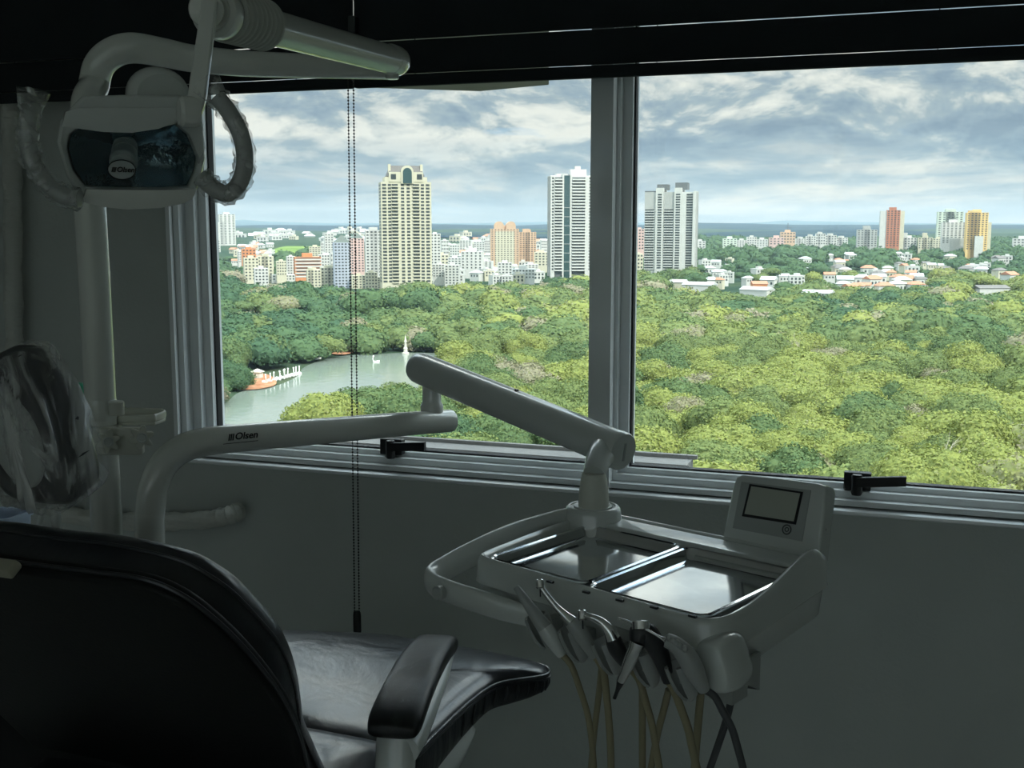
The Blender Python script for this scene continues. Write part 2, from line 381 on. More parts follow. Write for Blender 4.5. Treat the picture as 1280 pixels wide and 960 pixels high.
# joint between the arms and the sprung upper arm
jp = Vector(P(490, 75, 2.04)); ep = Vector(P(264, 14, 1.44))
ax = (ep-jp).normalized()
s0 = jp-ax*.03; L = (ep-jp).length
m = MB(); m.lathe([(.012, -.036), (.021, -.033), (.0265, -.024), (.0275, -.012), (.0275, .012), (.0265, .016)], jp, ax, 36); m.build('arm_end_cap', M['white'], lamp)
m = MB(); m.lathe([(.0262, .016), (.0262, .018), (.0255, .020), (.0250, .024), (.0250, L-.11), (.022, L-.108)], jp, ax, 40); m.build('upper_arm', M['white'], lamp)
m = MB(); pr = []
h0 = L-.142
NB = 9
for k in range(NB):
    h = h0+k*.0128
    pr += [(.0290, h), (.0345, h+.0025), (.0355, h+.005), (.0345, h+.0075), (.0290, h+.010)]
pr = [(.0255, h0-.001)]+pr+[(.0255, h0+NB*.0128)]
m.lathe(pr, jp, ax, 40); m.build('bellows', M['bellow'], lamp)
m = MB(); h1 = h0+NB*.0128
m.lathe([(.030, h1-.002), (.0325, h1), (.0335, h1+.003), (.0335, L-.014), (.032, L-.006), (.026, L-.002), (.0255, L-.0035), (.0235, L-.0035), (.023, L-.001), (.012, L+.001), (.003, L+.001)], jp, ax, 40)
arm_head = m.build('arm_head', M['white'], lamp)
m = MB(); m.lathe([(.010, 0), (.012, .002), (.012, .02), (.010, .022)], (jp.x, jp.y, jp.z-.034), (0, 0, 1), 24); m.build('arm_pivot', M['white'], lamp)
# flat strap down to the lamp head
ys = [Vector(P(x, y, d)) for x, y, d in ((262, 2, 1.405), (259, 30, 1.402), (255, 60, 1.40), (250, 95, 1.395), (246, 125, 1.39), (240, 143, 1.39))]
Xc = Vector((RX, RY, 0)); Yc = Vector((GX, GY, 0))
m = MB(); rings = []
for i, p in enumerate(sp(ys, 4)):
    w = .0098+.002*(i/20); t = .005
    rings.append([p+Xc*a*w+Yc*b*t for a, b in ((-1, -.6), (-.8, -1), (.8, -1), (1, -.6), (1, .6), (.8, 1), (-.8, 1), (-1, .6))])
m.loft(rings); m.build('strap', M['white'], lamp, 40)
m = MB(); m.lathe([(.006, -.005), (.021, -.003), (.022, 0), (.022, .012), (.018, .016)], P(258, 12, 1.412), (P(258, 12, 1.412)-Vector((0, 0, ZC))).normalized(), 28); m.build('strap_boss', M['white'], lamp)

# lamp head, in a frame of its own: x right, y up, w towards the viewer
hc = Vector(P(164, 190, 1.40)); dv = (Vector((0, 0, ZC))-hc).normalized()
fw = (dv*.96+Xc*.16+Vector((0, 0, -.10))).normalized()
hx = Vector((0, 0, 1)).cross(fw).normalized(); hy = fw.cross(hx)
def HP(px, py, w=0):
    """a point of the head plane (offset w along its facing) seen at a pixel of the photograph"""
    a = ray(px, py); o = hc+fw*w; t = (o-Vector((0, 0, ZC))).dot(fw)/a.dot(fw); q = Vector((0, 0, ZC))+a*t-hc
    return q.dot(hx), q.dot(hy)
def HL(x, y, w): return hc+hx*x+hy*y+fw*w
S1 = 1/1009.
outer = [HP(*p) for p in ((90, 134), (103, 121), (150, 119), (226, 119), (240, 131), (254, 155), (258, 197), (249, 232), (239, 250), (205, 259), (168, 262), (132, 259), (103, 252), (84, 221), (72, 178), (76, 152))]
ocx = sum(p[0] for p in outer)/len(outer); ocy = sum(p[1] for p in outer)/len(outer)
def ring(scale, w, dy=0): return [HL(ocx+(x-ocx)*scale, ocy+(y-ocy)*scale+dy, w) for x, y in outer]
inner = [HP(*p) for p in ((97, 160), (112, 158), (150, 163), (205, 159), (222, 155), (238, 168), (250, 197), (246, 216), (238, 234), (205, 236.5), (168, 236.5), (132, 236), (107, 234), (92, 214), (84, 186), (88, 168))]
def iring(sx, w): 
    icx = sum(p[0] for p in inner)/16; icy = sum(p[1] for p in inner)/16
    return [HL(icx+(x-icx)*sx, icy+(y-icy)*sx, w) for x, y in inner]
m = MB()
m.loft([ring(.45, -.070), ring(.72, -.064), ring(.90, -.045), ring(.985, -.018), ring(1, -.006), ring(.995, 0), ring(.965, .004), iring(1.03, -.001), iring(1.0, -.006), iring(.97, -.030)], True, False)
head = m.build('lamp_head', M['shell'], lamp, 50)
# top visor band and bottom lip, both slightly bowed
def bowed(name, pts_t, pts_b, w, dep, mt):
    m = MB(); rings = []
    for (a, b) in zip(pts_t, pts_b):
        x0, y0 = HP(*a, w); x1, y1 = HP(*b, w)
        rings.append([HL(x0, y0, w-dep), HL(x0, y0, w), HL((x0+x1)/2, (y0+y1)/2, w+.003), HL(x1, y1, w), HL(x1, y1, w-dep)])
    m.loft(rings); return m.build(name, mt, head, 60)
bowed('top_visor', ((82, 140), (96, 135), (140, 135), (190, 135), (222, 134), (233, 138)), ((77, 158), (92, 160), (130, 165), (165, 166), (198, 161), (216, 154)), .006, .014, M['shell'])
bowed('bottom_lip', ((108, 236.5), (130, 237), (160, 237.5), (200, 237.5), (232, 237), (246, 236)), ((102, 252), (130, 259), (160, 262), (200, 260), (228, 255), (240, 249)), .006, .014, M['white'])
m = MB()
for a, b, c2, d in (((234, 137), (221, 154), (249, 205), (257, 185)),):
    pts = [HP(*q, .005) for q in (a, b, (238, 172), c2, d, (252, 158))]
    m.loft([[HL(x, y, .006) for x, y in pts], [HL(x, y, -.006) for x, y in pts]])
m.build('side_cover', M['clearcup'], head, 40)
# reflector bowl, bulb housing and clear front
icx = sum(p[0] for p in inner)/16; icy = sum(p[1] for p in inner)/16
m = MB(); R = []
for k in range(9):
    s = 1-k/8*.95; R.append(iring(.965*s, -.012-.048*(1-s*s)))
m.loft(R, False, True); m.build('reflector', M['reflector'], head, 60)
bx, by = HP(158, 206); bt = HP(172, 172)
axb = (HL(bx, by, 0)-HL(bt[0], bt[1], -.02)).normalized()
m = MB(); m.lathe([(.010, -.034), (.0145, -.032), (.0155, -.026), (.0145, -.0255), (.0145, -.021), (.0158, -.020), (.0158, -.015), (.0148, -.0145), (.0148, -.011), (.016, -.010), (.016, -.002), (.017, 0), (.017, .006), (.015, .010), (.006, .011)], HL(bx, by+.004, -.022), (axb+fw*.9), 28)
m.build('bulb_housing', M['bulb'], head)
m = MB(); rp = HL(*HP(152, 212, -.006), -.006)
n = 36; el = [(.0165*math.cos(2*PI*k/n), .012*math.sin(2*PI*k/n)) for k in range(n)]
m.slab(el, rp, hx, hy, -.003, .0015, .001); m.build('badge_plate', M['bulb'], head)
m = MB(); m.tube([rp+hx*x+hy*y+fw*.0018 for x, y in el], .0006, 6, closed=True); m.build('badge_ring', M['black'], head)
def logo(o, X, Y, sz, parent, mt):
    X = Vector(X).normalized(); Y = Vector(Y).normalized(); Z = X.cross(Y)
    text_mesh('lettering', 'Olsen', sz, Vector(o)+X*sz*.35, X, Y, mt, parent, shear=.25)
    m = MB()
    for k in (0, 1, 2):
        p = Vector(o)-X*sz*(1.38-.2*k)-Y*sz*.02
        pts = [p+X*a+Y*b for a, b in ((-.07*sz-.09*sz, -.34*sz), (.07*sz-.09*sz, -.34*sz), (.07*sz+.09*sz, .36*sz), (-.07*sz+.09*sz, .36*sz))]
        m.loft([[q-Z*.0008 for q in pts], [q+Z*.0008 for q in pts]])
    m.build('logo_bars', mt, parent, 0)
logo(rp+fw*.0022+hx*.001, hx, hy, .0088, head, M['black'])
m = MB(); m.loft([iring(1.0, -.0085), iring(1.0, -.0065)], True, True); m.build('front_glass', M['glass'], head, 0)
# round hump at the back of the head
q0 = HL(*HP(199, 120, -.05), -.05)
m = MB(); n = 30; rings = []
for w, s in ((-.035, .80), (-.03, .93), (-.018, 1), (.0, 1), (.014, .93), (.02, .78)):
    rings.append([q0+hx*(.039*s*math.cos(2*PI*k/n))+hy*(.036*s*math.sin(2*PI*k/n))+fw*w for k in range(n)])
m.loft(rings); m.build('rear_hump', M['shell'], lamp)
m = MB(); jt = Vector(P(238, 140, 1.392))
m.lathe([(.008, -.012), (.017, -.010), (.019, -.004), (.019, .010), (.016, .014)], jt, (-hx), 24); m.build('pivot', M['white'], lamp)
# grip handles in crinkled clear film
def handle(px, wpx, d, flare):
    pts = [Vector(P(x, y, d)) for x, y in px]; s = sp(pts, 8)
    m = MB(); m.tube(s, .0105, 20); h = m.build('handle', M['hp'], lamp)
    rng = random.Random(len(px)); r = []
    for i in range(len(s)): r.append(.0135+.0016*math.sin(i*1.3)+.0012*rng.uniform(-1, 1))
    e = s[0]+(s[0]-s[1]).normalized()*.012
    k = [(s[0]+(e-s[0])*.5), e]
    s2 = [e+(e-s[0])*.9+flare]+k[::-1]+s; r2 = [.019, .016, .0142]+r
    m = MB(); m.tube(s2, r2, 26, cap=False); o = m.build('plastic_wrap', M['handlewrap'], h, 70)
    # ripple the film
    me = o.data
    for v in me.vertices: v.co += Vector((rng.uniform(-1, 1), rng.uniform(-1, 1), rng.uniform(-1, 1)))*.0011
    return h
handle([(272, 122), (288, 143), (302, 172), (306, 204), (299, 229), (284, 242), (267, 235), (251, 221)], 25, 1.38, Vector((0, 0, 0)))
handle([(37, 140), (34, 158), (36, 184), (46, 211), (62, 233), (82, 246), (100, 248)], 25, 1.37, Vector((0, 0, .004)))

# ================================================================== small shelf clamped to the pole
zs = P(130, 545, 1.9).z
sh = thing('pole_shelf', 'small clear accessory shelf clamped to the lamp pole with two star knobs', 'shelf', (PX, PY, zs))
k0 = P(160, 540, 1.87)
m = MB(); m.slab(rrect(.098, .046, .006), Vector((PX, PY, zs))+Xc*.031-Yc*.0268, Xc, (0, 0, 1), 0, .014, .004); m.lathe([(.0262, -.022), (.032, -.020), (.032, .020), (.0262, .022)], (PX, PY, zs), (0, 0, 1), 30, hollow=True)
m.build('clamp', M['cream'], sh)
def star(px, py, d, r, name='star_knob'):
    o = Vector(P(px, py, d)); dd = (Vector((0, 0, ZC))-o); dd.z *= .3; dd = (dd.normalized()+Xc*.12).normalized(); X = Vector((0, 0, 1)).cross(dd).normalized(); Y = dd.cross(X)
    n = 72; ol = [((r*(.80+.20*math.cos(6*2*PI*k/n)))*math.cos(2*PI*k/n+.3), (r*(.80+.20*math.cos(6*2*PI*k/n)))*math.sin(2*PI*k/n+.3)) for k in range(n)]
    m = MB(); m.slab(ol, o, X, Y, 0, .013, .0014); m.lathe([(.011, -.012), (.011, 0)], o, dd, 20)
    ko = m.build(name, M['cream'], sh)
    m = MB(); m.lathe([(r*.40, .013), (r*.42, .0148), (r*.34, .0152), (r*.3, .0135), (.002, .0132)], o, dd, 28); m.build('knob_cap', M['shell'], ko)
star(176, 546, 1.846, .0205); star(134, 551, 1.842, .0200)
m = MB(); z0 = HZ(170, 520, 1.338).z
cs = Vector(P(172, 522, 1.93)); 
ol = [(-.048, -.032), (.030, -.034), (.040, -.026), (.044, -.008), (.044, .012), (.036, .028), (.024, .034), (-.048, .034)]
ol = [(p.x, p.y) for p in sp([Vector((a, b, 0)) for a, b in ol], 4, closed=True)]
m.slab(ol, (cs.x, cs.y, cs.z-.008), Xc, Yc, 0, .006, .002)
m.build('shelf_plate', M['cream'], sh)
m = MB(); rim = [Vector((cs.x, cs.y, cs.z+.004))+Xc*a*.97+Yc*b*.97 for a, b in ol]
m.tube(rim, (.003, .007), 8, closed=True); m.build('shelf_rim', M['cream'], sh)
m = MB(); m.lathe([(.010, 0), (.0125, .001), (.0125, .022), (.010, .024)], P(146, 519, 1.86), (0, 0, 1), 20); m.build('socket', M['cream'], sh)

# ================================================================== suction handpiece standing in the holder behind the headrest
sv = thing('suction_handpiece', 'slim suction handpiece with a green tip peeking out behind the wrapped headrest', 'suction handpiece', (PX-.13, PY, 1.055))
q = [Vector(P(97, 498, 1.93)), Vector(P(93, 520, 1.92)), Vector(P(75, 580, 1.90)), Vector(P(55, 635, PY and 1.885)), Vector(P(47, 670, 1.88))]; e = Vector(P(45, 700, 1.88)); q.append(Vector((e.x, e.y, 1.056)))
m = MB(); m.tube(sp(q, 6), .0052, 14); m.build('tube', M['shell'], sv)
m = MB(); m.lathe([(.006, -.03), (.011, -.024), (.0125, -.010), (.0125, .012), (.0115, .0165), (.008, .0185), (.002, .019)], Vector(P(97.5, 492, 1.93)), (0, 0, 1), 22); m.build('tip', M['green'], sv)
# ================================================================== delivery unit (post, arms, console)
R0 = Vector(P(742, 632, 1.8)); U = Vector((.925, -.380, 0)).normalized(); V = Vector((-.380, -.925, 0)).normalized()
def L(u, v, z): return Vector((R0.x, R0.y, 0))+U*u+V*v+Vector((0, 0, z))
def PV(px, py, v):
    a = ray(px, py); o = L(0, v, 0); t = (o-Vector((0, 0, ZC))).dot(V)/a.dot(V); q = Vector((0, 0, ZC))+a*t
    return (q-Vector((R0.x, R0.y, 0))).dot(U), q.z
qb = P(186.5, 660, 1.93)
unit = thing('dental_unit', 'white dental delivery unit with bent arm, thick spring arm and instrument console', 'dental unit', (qb.x, qb.y, 0))
m = MB(); m.slab(rrect(.34, .30, .05), ((PX+qb.x)/2, (PY+qb.y)/2+.02, 0), (1, 0, 0), (0, 1, 0), .0, .47, .03); m.build('unit_base', M['shell'], unit)
# bent pipe
ctr = [Vector((qb.x, qb.y, .46)), Vector((qb.x, qb.y, .8)), Vector((qb.x, qb.y, 1.02)), P(187, 660, 1.93), P(187.5, 640, 1.93), P(192, 608, 1.93), P(205, 580, 1.935), P(226, 562, 1.945), P(255, 552.5, 1.96),
       P(300, 547.5, 1.985), P(400, 539, 2.06), P(500, 530.5, 2.16), P(562, 526, 2.24)]
s = sp(ctr, 9); r = [.0248 if i < 75 else .0248-.0026*(i-75)/(len(s)-75) for i in range(len(s))]
e = s[-1]; dirn = (s[-1]-s[-2]).normalized()
s += [e+dirn*.004, e+dirn*.006]; r += [.0215, .018]
m = MB(); m.tube(s, r, 32); arm = m.build('support_arm', M['white'], unit)
o = P(297, 546.5, 1.975); a1 = P(255, 552, 1.96); a2 = P(340, 543.5, 2.01); X = (a2-a1).normalized()
nz = (Vector((0, 0, ZC))-o); nz = (nz-X*nz.dot(X)).normalized(); nz = (nz+Vector((0, 0, 1))*.05); nz = (nz-X*nz.dot(X)).normalized(); Yl = nz.cross(X)
sf = o+nz*.0249
logo(sf+X*.004, X, Yl, .0165, arm, M['black'])
m = MB(); b0 = sf-Yl*.0105; m.obox(b0-nz*.0022, (X, Yl, nz), (.030, .0005, .0008)); m.build('underline', M['black'], arm, 0)
# short upright joint and the thick spring arm
j0 = P(540, 520, 2.22); 
m = MB(); m.lathe([(.016, -.02), (.0205, -.012), (.0205, .0), (.0225, .003), (.0225, .03), (.020, .036), (.0185, .040), (.0185, .075)], (j0.x, j0.y, j0.z-.010), (0, 0, 1), 30); m.build('arm_joint', M['white'], unit)
f0 = P(532, 463, 2.20); f1 = P(760, 557, 1.86); ax = (f1-f0).normalized(); Ls = (f1-f0).length
m = MB(); m.lathe([(.010, -.035), (.022, -.033), (.028, -.027), (.0305, -.018), (.031, 0), (.031, Ls+.018)], f0, ax, 44)
sa = m.build('spring_arm', M['shell'], unit)
m = MB(); m.lathe([(.031, Ls+.018), (.0322, Ls+.019), (.0322, Ls+.030), (.030, Ls+.034), (.012, Ls+.036), (.002, Ls+.036)], f0, ax, 44); m.build('end_cap', M['shell'], sa)
m = MB(); cc = f0+ax*(Ls+.036); hh = Vector((0, 0, 1)); sx = ax.cross(hh).normalized(); sy = sx.cross(ax)
m.obox(cc, (sx, sy, ax), (.002, .015, .0018)); m.build('cap_slot', M['hp'], sa, 0)
m = MB(); m.lathe([(.004, 0), (.004, .0028), (.002, .003)], f0+ax*Ls*.53+(hh-ax*ax.dot(hh)).normalized()*.0302, (hh-ax*ax.dot(hh)), 14); m.build('screw', M['black'], sa)
n0 = L(0, 0, 1.200); zt2 = P(750, 585, 1.83).z
m = MB(); m.lathe([(.028, .0), (.0245, .004), (.0245, .012), (.0235, .03), (.0205, .052), (.0185, .06)], n0, (0, 0, 1), 32); m.build('neck', M['cream'], unit)
m = MB(); tp = f0+ax*(Ls-.005); nb = Vector((n0.x, n0.y, n0.z+.058))
m.tube(sp([nb, nb.lerp(tp, .35)+Vector((0, 0, .004)), nb.lerp(tp, .8)], 5), [.017, .018, .019, .0195, .020, .021, .022, .023, .0235, .024, .024], 24); m.build('arm_knuckle', M['shell'], unit)

# ---- console body: outline rings, rim lifted at the right into an arch
ol = [(-.030, -.02), (-.020, -.042), (.02, -.050), (.12, -.050), (.24, -.050), (.34, -.052), (.375, -.045), (.388, -.020), (.394, .05), (.400, .14), (.406, .22), (.404, .262), (.390, .286), (.36, .296), (.27, .292),
      (.18, .288), (.09, .284), (.03, .281), (.004, .275), (-.008, .258), (-.016, .20), (-.024, .12), (-.030, .04)]
ol = [(p.x, p.y) for p in sp([Vector((a, b, 0)) for a, b in ol], 5, closed=True)]
cx, cy = .19, .12
def inset(d):
    n = len(ol); out = []
    for i in range(n):
        a = Vector(ol[i-1]); c = Vector(ol[(i+1) % n]); t = (c-a).normalized(); out.append((ol[i][0]-t.y*d, ol[i][1]+t.x*d))
    return out
sgn = 1
t = inset(.01); 
if abs(t[0][0]-cx) > abs(ol[0][0]-cx)+1e-6: sgn = -1
def lift(u, v):
    a = max(0, min(1, (u-.345)/.03)); b = math.exp(-((v-.018)/(.045 if v < .018 else .105))**2)
    c = max(0, min(1, (-.01-u)/.02)) 
    return .026*a*a*(3-2*a)*b
def bring(d, z, k=1): return [L(u, v, z+k*lift(ol[i][0], ol[i][1])) for i, (u, v) in enumerate(inset(d*sgn))]
m = MB()
m.loft([bring(.05, 1.094, 0), bring(.022, 1.098, 0), bring(.010, 1.108, 0), bring(.006, 1.142, 0), bring(.004, 1.147, 0), bring(-.001, 1.150, .1), bring(0, 1.154, .2), bring(.002, 1.178, .8), bring(.0045, 1.1845, 1),
        bring(.0075, 1.1875, 1), bring(.0115, 1.1865, 1), bring(.015, 1.183, .9), bring(.018, 1.170, .25), bring(.020, 1.164, 0)], True, True)
con = m.build('console', M['shell'], unit, 50)
# raised boss under the neck
m = MB(); m.lathe([(.060, -.055), (.052, -.040), (.046, -.020), (.0445, -.006), (.043, -.001), (.040, .002), (.036, .0025), (.0355, .000), (.031, .000), (.0305, .003), (.026, .0035)], L(-.004, -.004, 1.2035), (0, 0, 1), 40); m.build('boss', M['shell'], unit)
# inner back ledge between the trays and the display
m = MB(); m.slab(rrect(.37, .052, .012), L(.185, -.008, 1.166), U, V*-1, 0, .020, .006); m.build('back_ledge', M['shell'], con)
# slots in the front face
for i, (px, py) in enumerate(((688, 727), (733, 740), (775, 750), (818, 759), (866, 770))):
    u, z = PV(px, py, .286+.0022*i)
    m = MB(); m.obox(L(u, .2865+.0022*i, z), (U+V*.02, V, (0, 0, 1)), (.0052, .0022, .0014)); m.build('slot', M['silver'], con, 0)
# left side rail running into the front grip
pr = [(-.020, -.030, 1.186, .012), (-.036, .04, 1.184, .014), (-.046, .12, 1.180, .015), (-.050, .18, 1.174, .0155), (-.055, .235, 1.165, .015), (-.058, .275, 1.157, .0145), (-.054, .306, 1.152, .0145), (-.036, .322, 1.148, .0145), (0, .320, 1.143, .0145), (.04, .311, 1.138, .0145), (.08, .300, 1.132, .014), (.115, .285, 1.126, .012)]
s = sp([L(a, b, c) for a, b, c, d in pr], 6); rr = [x.x for x in sp([Vector((d, 0, 0)) for a, b, c, d in pr], 6)]
m = MB(); m.tube(s, [(q*.78, q*1.32) for q in rr], 20); m.build('grip_rail', M['shell'], unit, 60)
m = MB(); m.lathe([(.008, -.006), (.0105, -.004), (.0105, .004), (.008, .0055), (.004, .0045), (.002, .0045)], P(549, 741, 1.562), V, 22); m.build('grip_button', M['hp'], unit)
m = MB(); u, z = PV(653, 771, .285); m.slab(rrect(.020, .030, .004), L(u, .27, z-.002), U, (0, 0, 1), -.02, .0, .003); m.build('grip_foot', M['shell'], unit)
# lower fascia with the hook holders
m = MB(); fx = [PV(x, y, .27) for x, y in ((652, 752), (700, 768), (800, 790), (905, 815))]
rings = []
for (u, z) in fx: rings.append([L(u, .18, 1.12), L(u, .275, 1.125), L(u, .288, 1.112), L(u, .286, z-.022), L(u, .262, z-.036), L(u, .18, 1.07)])
m.loft(rings); m.build('holder_bar', M['hp'], unit, 50)
hu, hz2 = PV(892, 834, .296); he = Vector((0, 0, 1)); hX = (U*.94+he*.34).normalized(); hY = V.cross(hX)*-1
if hY.z < 0: hY = -hY
m = MB(); rings = []
for k in range(9):
    a = -PI/2+PI*k/8; e = .72+.28*math.cos(a); rings.append([L(hu, .272, hz2)+V*(.030*math.sin(a))+hX*(p*e)+hY*(q_*e) for p, q_ in rrect(.044, .070, .018, 6)])
m.loft(rings); m.build('holder_end', M['shell'], unit, 60)
m = MB(); m.obox(L(hu-.006, .25, 1.112), (U, V, (0, 0, 1)), (.016, .018, .030)); m.build('holder_stem', M['hp'], unit)
HOLD = [(676, 790), (718, 806), (760, 822), (806, 836), (853, 852)]
for i, (px, py) in enumerate(HOLD):
    u, z = PV(px, py, .318)
    m = MB(); n = 22
    # open hook: a cupped strip that wraps round the instrument, tilted back
    cpt = L(u, .315, z); axh = (Vector((0, 0, 1))+V*.25+U*-.28).normalized(); sxh = U-axh*U.dot(axh); sxh.normalize(); syh = axh.cross(sxh)
    rings = []
    for h, q in ((-.024, .006), (-.020, .010), (-.008, .0145), (.010, .0165), (.020, .0165), (.0225, .0155)):
        ro = []
        for k in range(n+1):
            a = math.radians(-62+304*k/n); ro.append(cpt+axh*h+sxh*(q*math.cos(a))*1.05+syh*(q*math.sin(a)))
        ri = []
        for k in range(n+1):
            a = math.radians(242-304*k/n); q2 = max(q-.0035, .003); ri.append(cpt+axh*(h+.001)+sxh*(q2*math.cos(a))*1.05+syh*(q2*math.sin(a)))
        rings.append(ro+ri)
    m.loft(rings); m.build('holder', M['hp'], unit, 60)
    m = MB(); m.obox(L(u, .295, z+.004), (U, V, (0, 0, 1)), (.007, .018, .010)); m.build('holder_stem', M['hp'], unit)

# ---- display on the back right corner
def PD(px, py):   # a point of the display's tilted front plane
    o = L(.28, -.040, 1.180); nn = (V*math.cos(.30)+Vector((0, 0, 1))*math.sin(.30)).normalized(); a = ray(px, py)
    t = (o-Vector((0, 0, ZC))).dot(nn)/a.dot(nn); return Vector((0, 0, ZC))+a*t, nn
q, nn = PD(960, 640); Yd = (Vector((0, 0, 1))-nn*nn.z).normalized(); Xd = Yd.cross(nn)
def D2(px, py): p, _ = PD(px, py); d = p-q; return d.dot(Xd), d.dot(Yd)
def poly(pxs, n=1):
    return [D2(*p) for p in pxs]
out = poly(((903, 672), (908, 645), (916, 606), (920, 596), (928, 592.5), (975, 597.5), (1022, 604), (1031, 607), (1033, 614), (1029, 650), (1023, 700), (960, 690)))
def ccw(a): return a if sum(a[i-1][0]*a[i][1]-a[i][0]*a[i-1][1] for i in range(len(a))) > 0 else a[::-1]
m = MB(); m.slab(ccw(out), q, Xd, Yd, -.034, 0, .005); disp = m.build('display', M['shell'], unit)
m = MB(); m.slab(ccw(poly(((916, 660), (927, 602), (1014, 613), (1003, 677)))), q, Xd, Yd, -.002, .0012, .0008); m.build('front_plate', M['hp'], disp)
m = MB(); m.slab(ccw(poly(((928, 645.5), (937.5, 605), (1004.5, 615), (995.5, 656)))), q, Xd, Yd, 0, .0020, .0004); m.build('screen_bezel', M['gasket'], disp, 0)
m = MB(); m.slab(ccw(poly(((931.5, 642.5), (940, 608), (1001, 617), (993, 652)))), q, Xd, Yd, 0, .0026, .0003); m.build('screen', M['screen'], disp, 0)
bx2, by2 = D2(984, 662)
m = MB(); m.tube([q+Xd*(bx2+.0066*math.cos(2*PI*k/28))+Yd*(by2+.0066*math.sin(2*PI*k/28))+nn*.0014 for k in range(28)], .0009, 6, closed=True)
m.tube([q+Xd*(bx2+.0028*math.cos(2*PI*k/20))+Yd*(by2+.0028*math.sin(2*PI*k/20))+nn*.0014 for k in range(20)], .0007, 6, closed=True); m.build('button', M['silver'], disp)
m = MB(); m.lathe([(.002, 0), (.002, .0015), (.001, .002)], q+Xd*(D2(1024, 660)[0]+.0038)+Yd*D2(1024, 660)[1]-nn*.012, Xd, 10); m.build('side_screw', M['chrome'], disp)

# ---- two loose steel trays lying in the console
def tray(u0, u1, v0, v1, label):
    cu, cv = (u0+u1)/2, (v0+v1)/2; o = L(cu, cv, 1.165)
    t = thing('instrument_tray', label, 'tray', o, group=None)
    w, h = u1-u0, v1-v0; m = MB()
    def rg(d, z, r): return [L(cu+a, cv+b, z) for a, b in rrect(w-2*d, h-2*d, max(r-d, .003), 6)]
    m.loft([rg(.016, 1.1650, .02), rg(.012, 1.1652, .02), rg(.008, 1.178, .02), rg(.002, 1.1805, .02), rg(0, 1.1800, .02), rg(.0005, 1.1822, .02), rg(.0035, 1.1835, .02), rg(.0065, 1.182, .02), rg(.0115, 1.1695, .02), rg(.0145, 1.1672, .02), rg(.022, 1.1668, .02)], True, True)
    m.build('tray_dish', M['steel'], t, 40)
tray(.006, .186, .022, .262, 'left of the two shiny steel instrument trays lying in the white console')
tray(.190, .374, .022, .270, 'shiny steel instrument tray in the console on the side of the display')

# ---- handpieces: pens hanging in the hooks, each with its hose
def hoseline(pts, v0, v1):
    out = []
    for i, (x, y) in enumerate(pts):
        u, z = PV(x, y, v0+(v1-v0)*i/(len(pts)-1)); out.append(L(u, v0+(v1-v0)*i/(len(pts)-1), z))
    return out
def make_hose(root, down, back, r, mt, v=.30):
    a = hoseline(down, v, v-.02); b = hoseline(back, v-.06, v-.07)
    lo = min(a[-1].z, b[-1].z)-.16; mid = (a[-1]+b[-1])/2
    pa = a[-1]+(a[-1]-a[-2])*.9; pb_ = b[-1]+(b[-1]-b[-2])*.9
    pts = a+[Vector((pa.x, pa.y, pa.z)), Vector((pa.x*.75+pb_.x*.25, pa.y*.75+pb_.y*.25, lo)), Vector((pa.x*.25+pb_.x*.75, pa.y*.25+pb_.y*.75, lo)), pb_]+b[::-1]
    m = MB(); m.tube(sp(pts, 7), r, 12); return m.build('hose', mt, root)
def pen(name, label, stations, mt, hose, cat, head=None):
    """stations: (px, py, v, radius, material index) from tip to tail"""
    pts = []
    for x, y, v, r, k in stations:
        u, z = PV(x, y, v); pts.append((L(u, v, z), r, k))
    root = thing(name, label, cat, pts[-1][0])
    runs = []; cur = [pts[0]]
    for p in pts[1:]:
        cur.append(p)
        if p[2] != cur[0][2]: runs.append(cur); cur = [(p[0], p[1], p[2])]
    if len(cur) > 1: runs.append(cur)
    for run in runs:
        kk = run[0][2]; s = sp([p[0] for p in run], 5); rr = [max(x.x, .0008) for x in sp([Vector((p[1], 0, 0)) for p in run], 5)]
        m = MB(); m.tube(s, rr, 18); m.build(mt[kk][0], mt[kk][1], root)
    if head:
        x, y, v, r, hgt = head; u, z = PV(x, y, v); m = MB(); a = (U*.3+V*.3+Vector((0, 0, -1))).normalized()
        m.lathe([(r*.7, -hgt*.5), (r, -hgt*.4), (r, hgt*.35), (r*.75, hgt*.5)], L(u, v, z), a, 18); hd = m.build('turbine_head', M['chrome'], root)
        m = MB(); m.lathe([(.0009, 0), (.0009, .010)], L(u, v, z)+a*hgt*.5, a, 8); m.build('bur_socket', M['darkmetal'], hd)
    make_hose(root, *hose)
    return root
hs, dk = M['hose'], M['dkhose']
pen('handpiece', 'pale straight handpiece hanging in the hook nearest the console grip', [(645, 734, .345, .0042, 0), (651, 742, .344, .0052, 0), (662, 758, .340, .0072, 0), (674, 775, .335, .0092, 0), (681, 784, .332, .0104, 1), (690, 798, .328, .0108, 1), (702, 818, .318, .007, 1)],
    {0: ('body', M['hp']), 1: ('grip_sleeve', M['shell'])}, ([(702, 818), (714, 832), (725, 862), (735, 895), (740, 930), (743, 965)], [(752, 834), (748, 872), (743, 914), (738, 965)], .0042, hs, .305), 'dental handpiece')
pen('handpiece', 'slim chrome-necked handpiece in the second hook from the console grip', [(675, 731, .345, .0035, 0), (682, 742, .344, .0036, 0), (694, 757, .340, .0042, 0), (706, 769, .336, .006, 0), (714, 777, .333, .0088, 1), (726, 793, .328, .0105, 1), (744, 820, .316, .007, 1)],
    {0: ('neck', M['chrome']), 1: ('body', M['hp'])}, ([(744, 820), (754, 838), (758, 868), (761, 900), (763, 930), (764, 965)], [(803, 850), (803, 890), (803, 930), (803, 965)], .0048, hs, .305), 'dental handpiece', (675, 730, .345, .0055, .012))
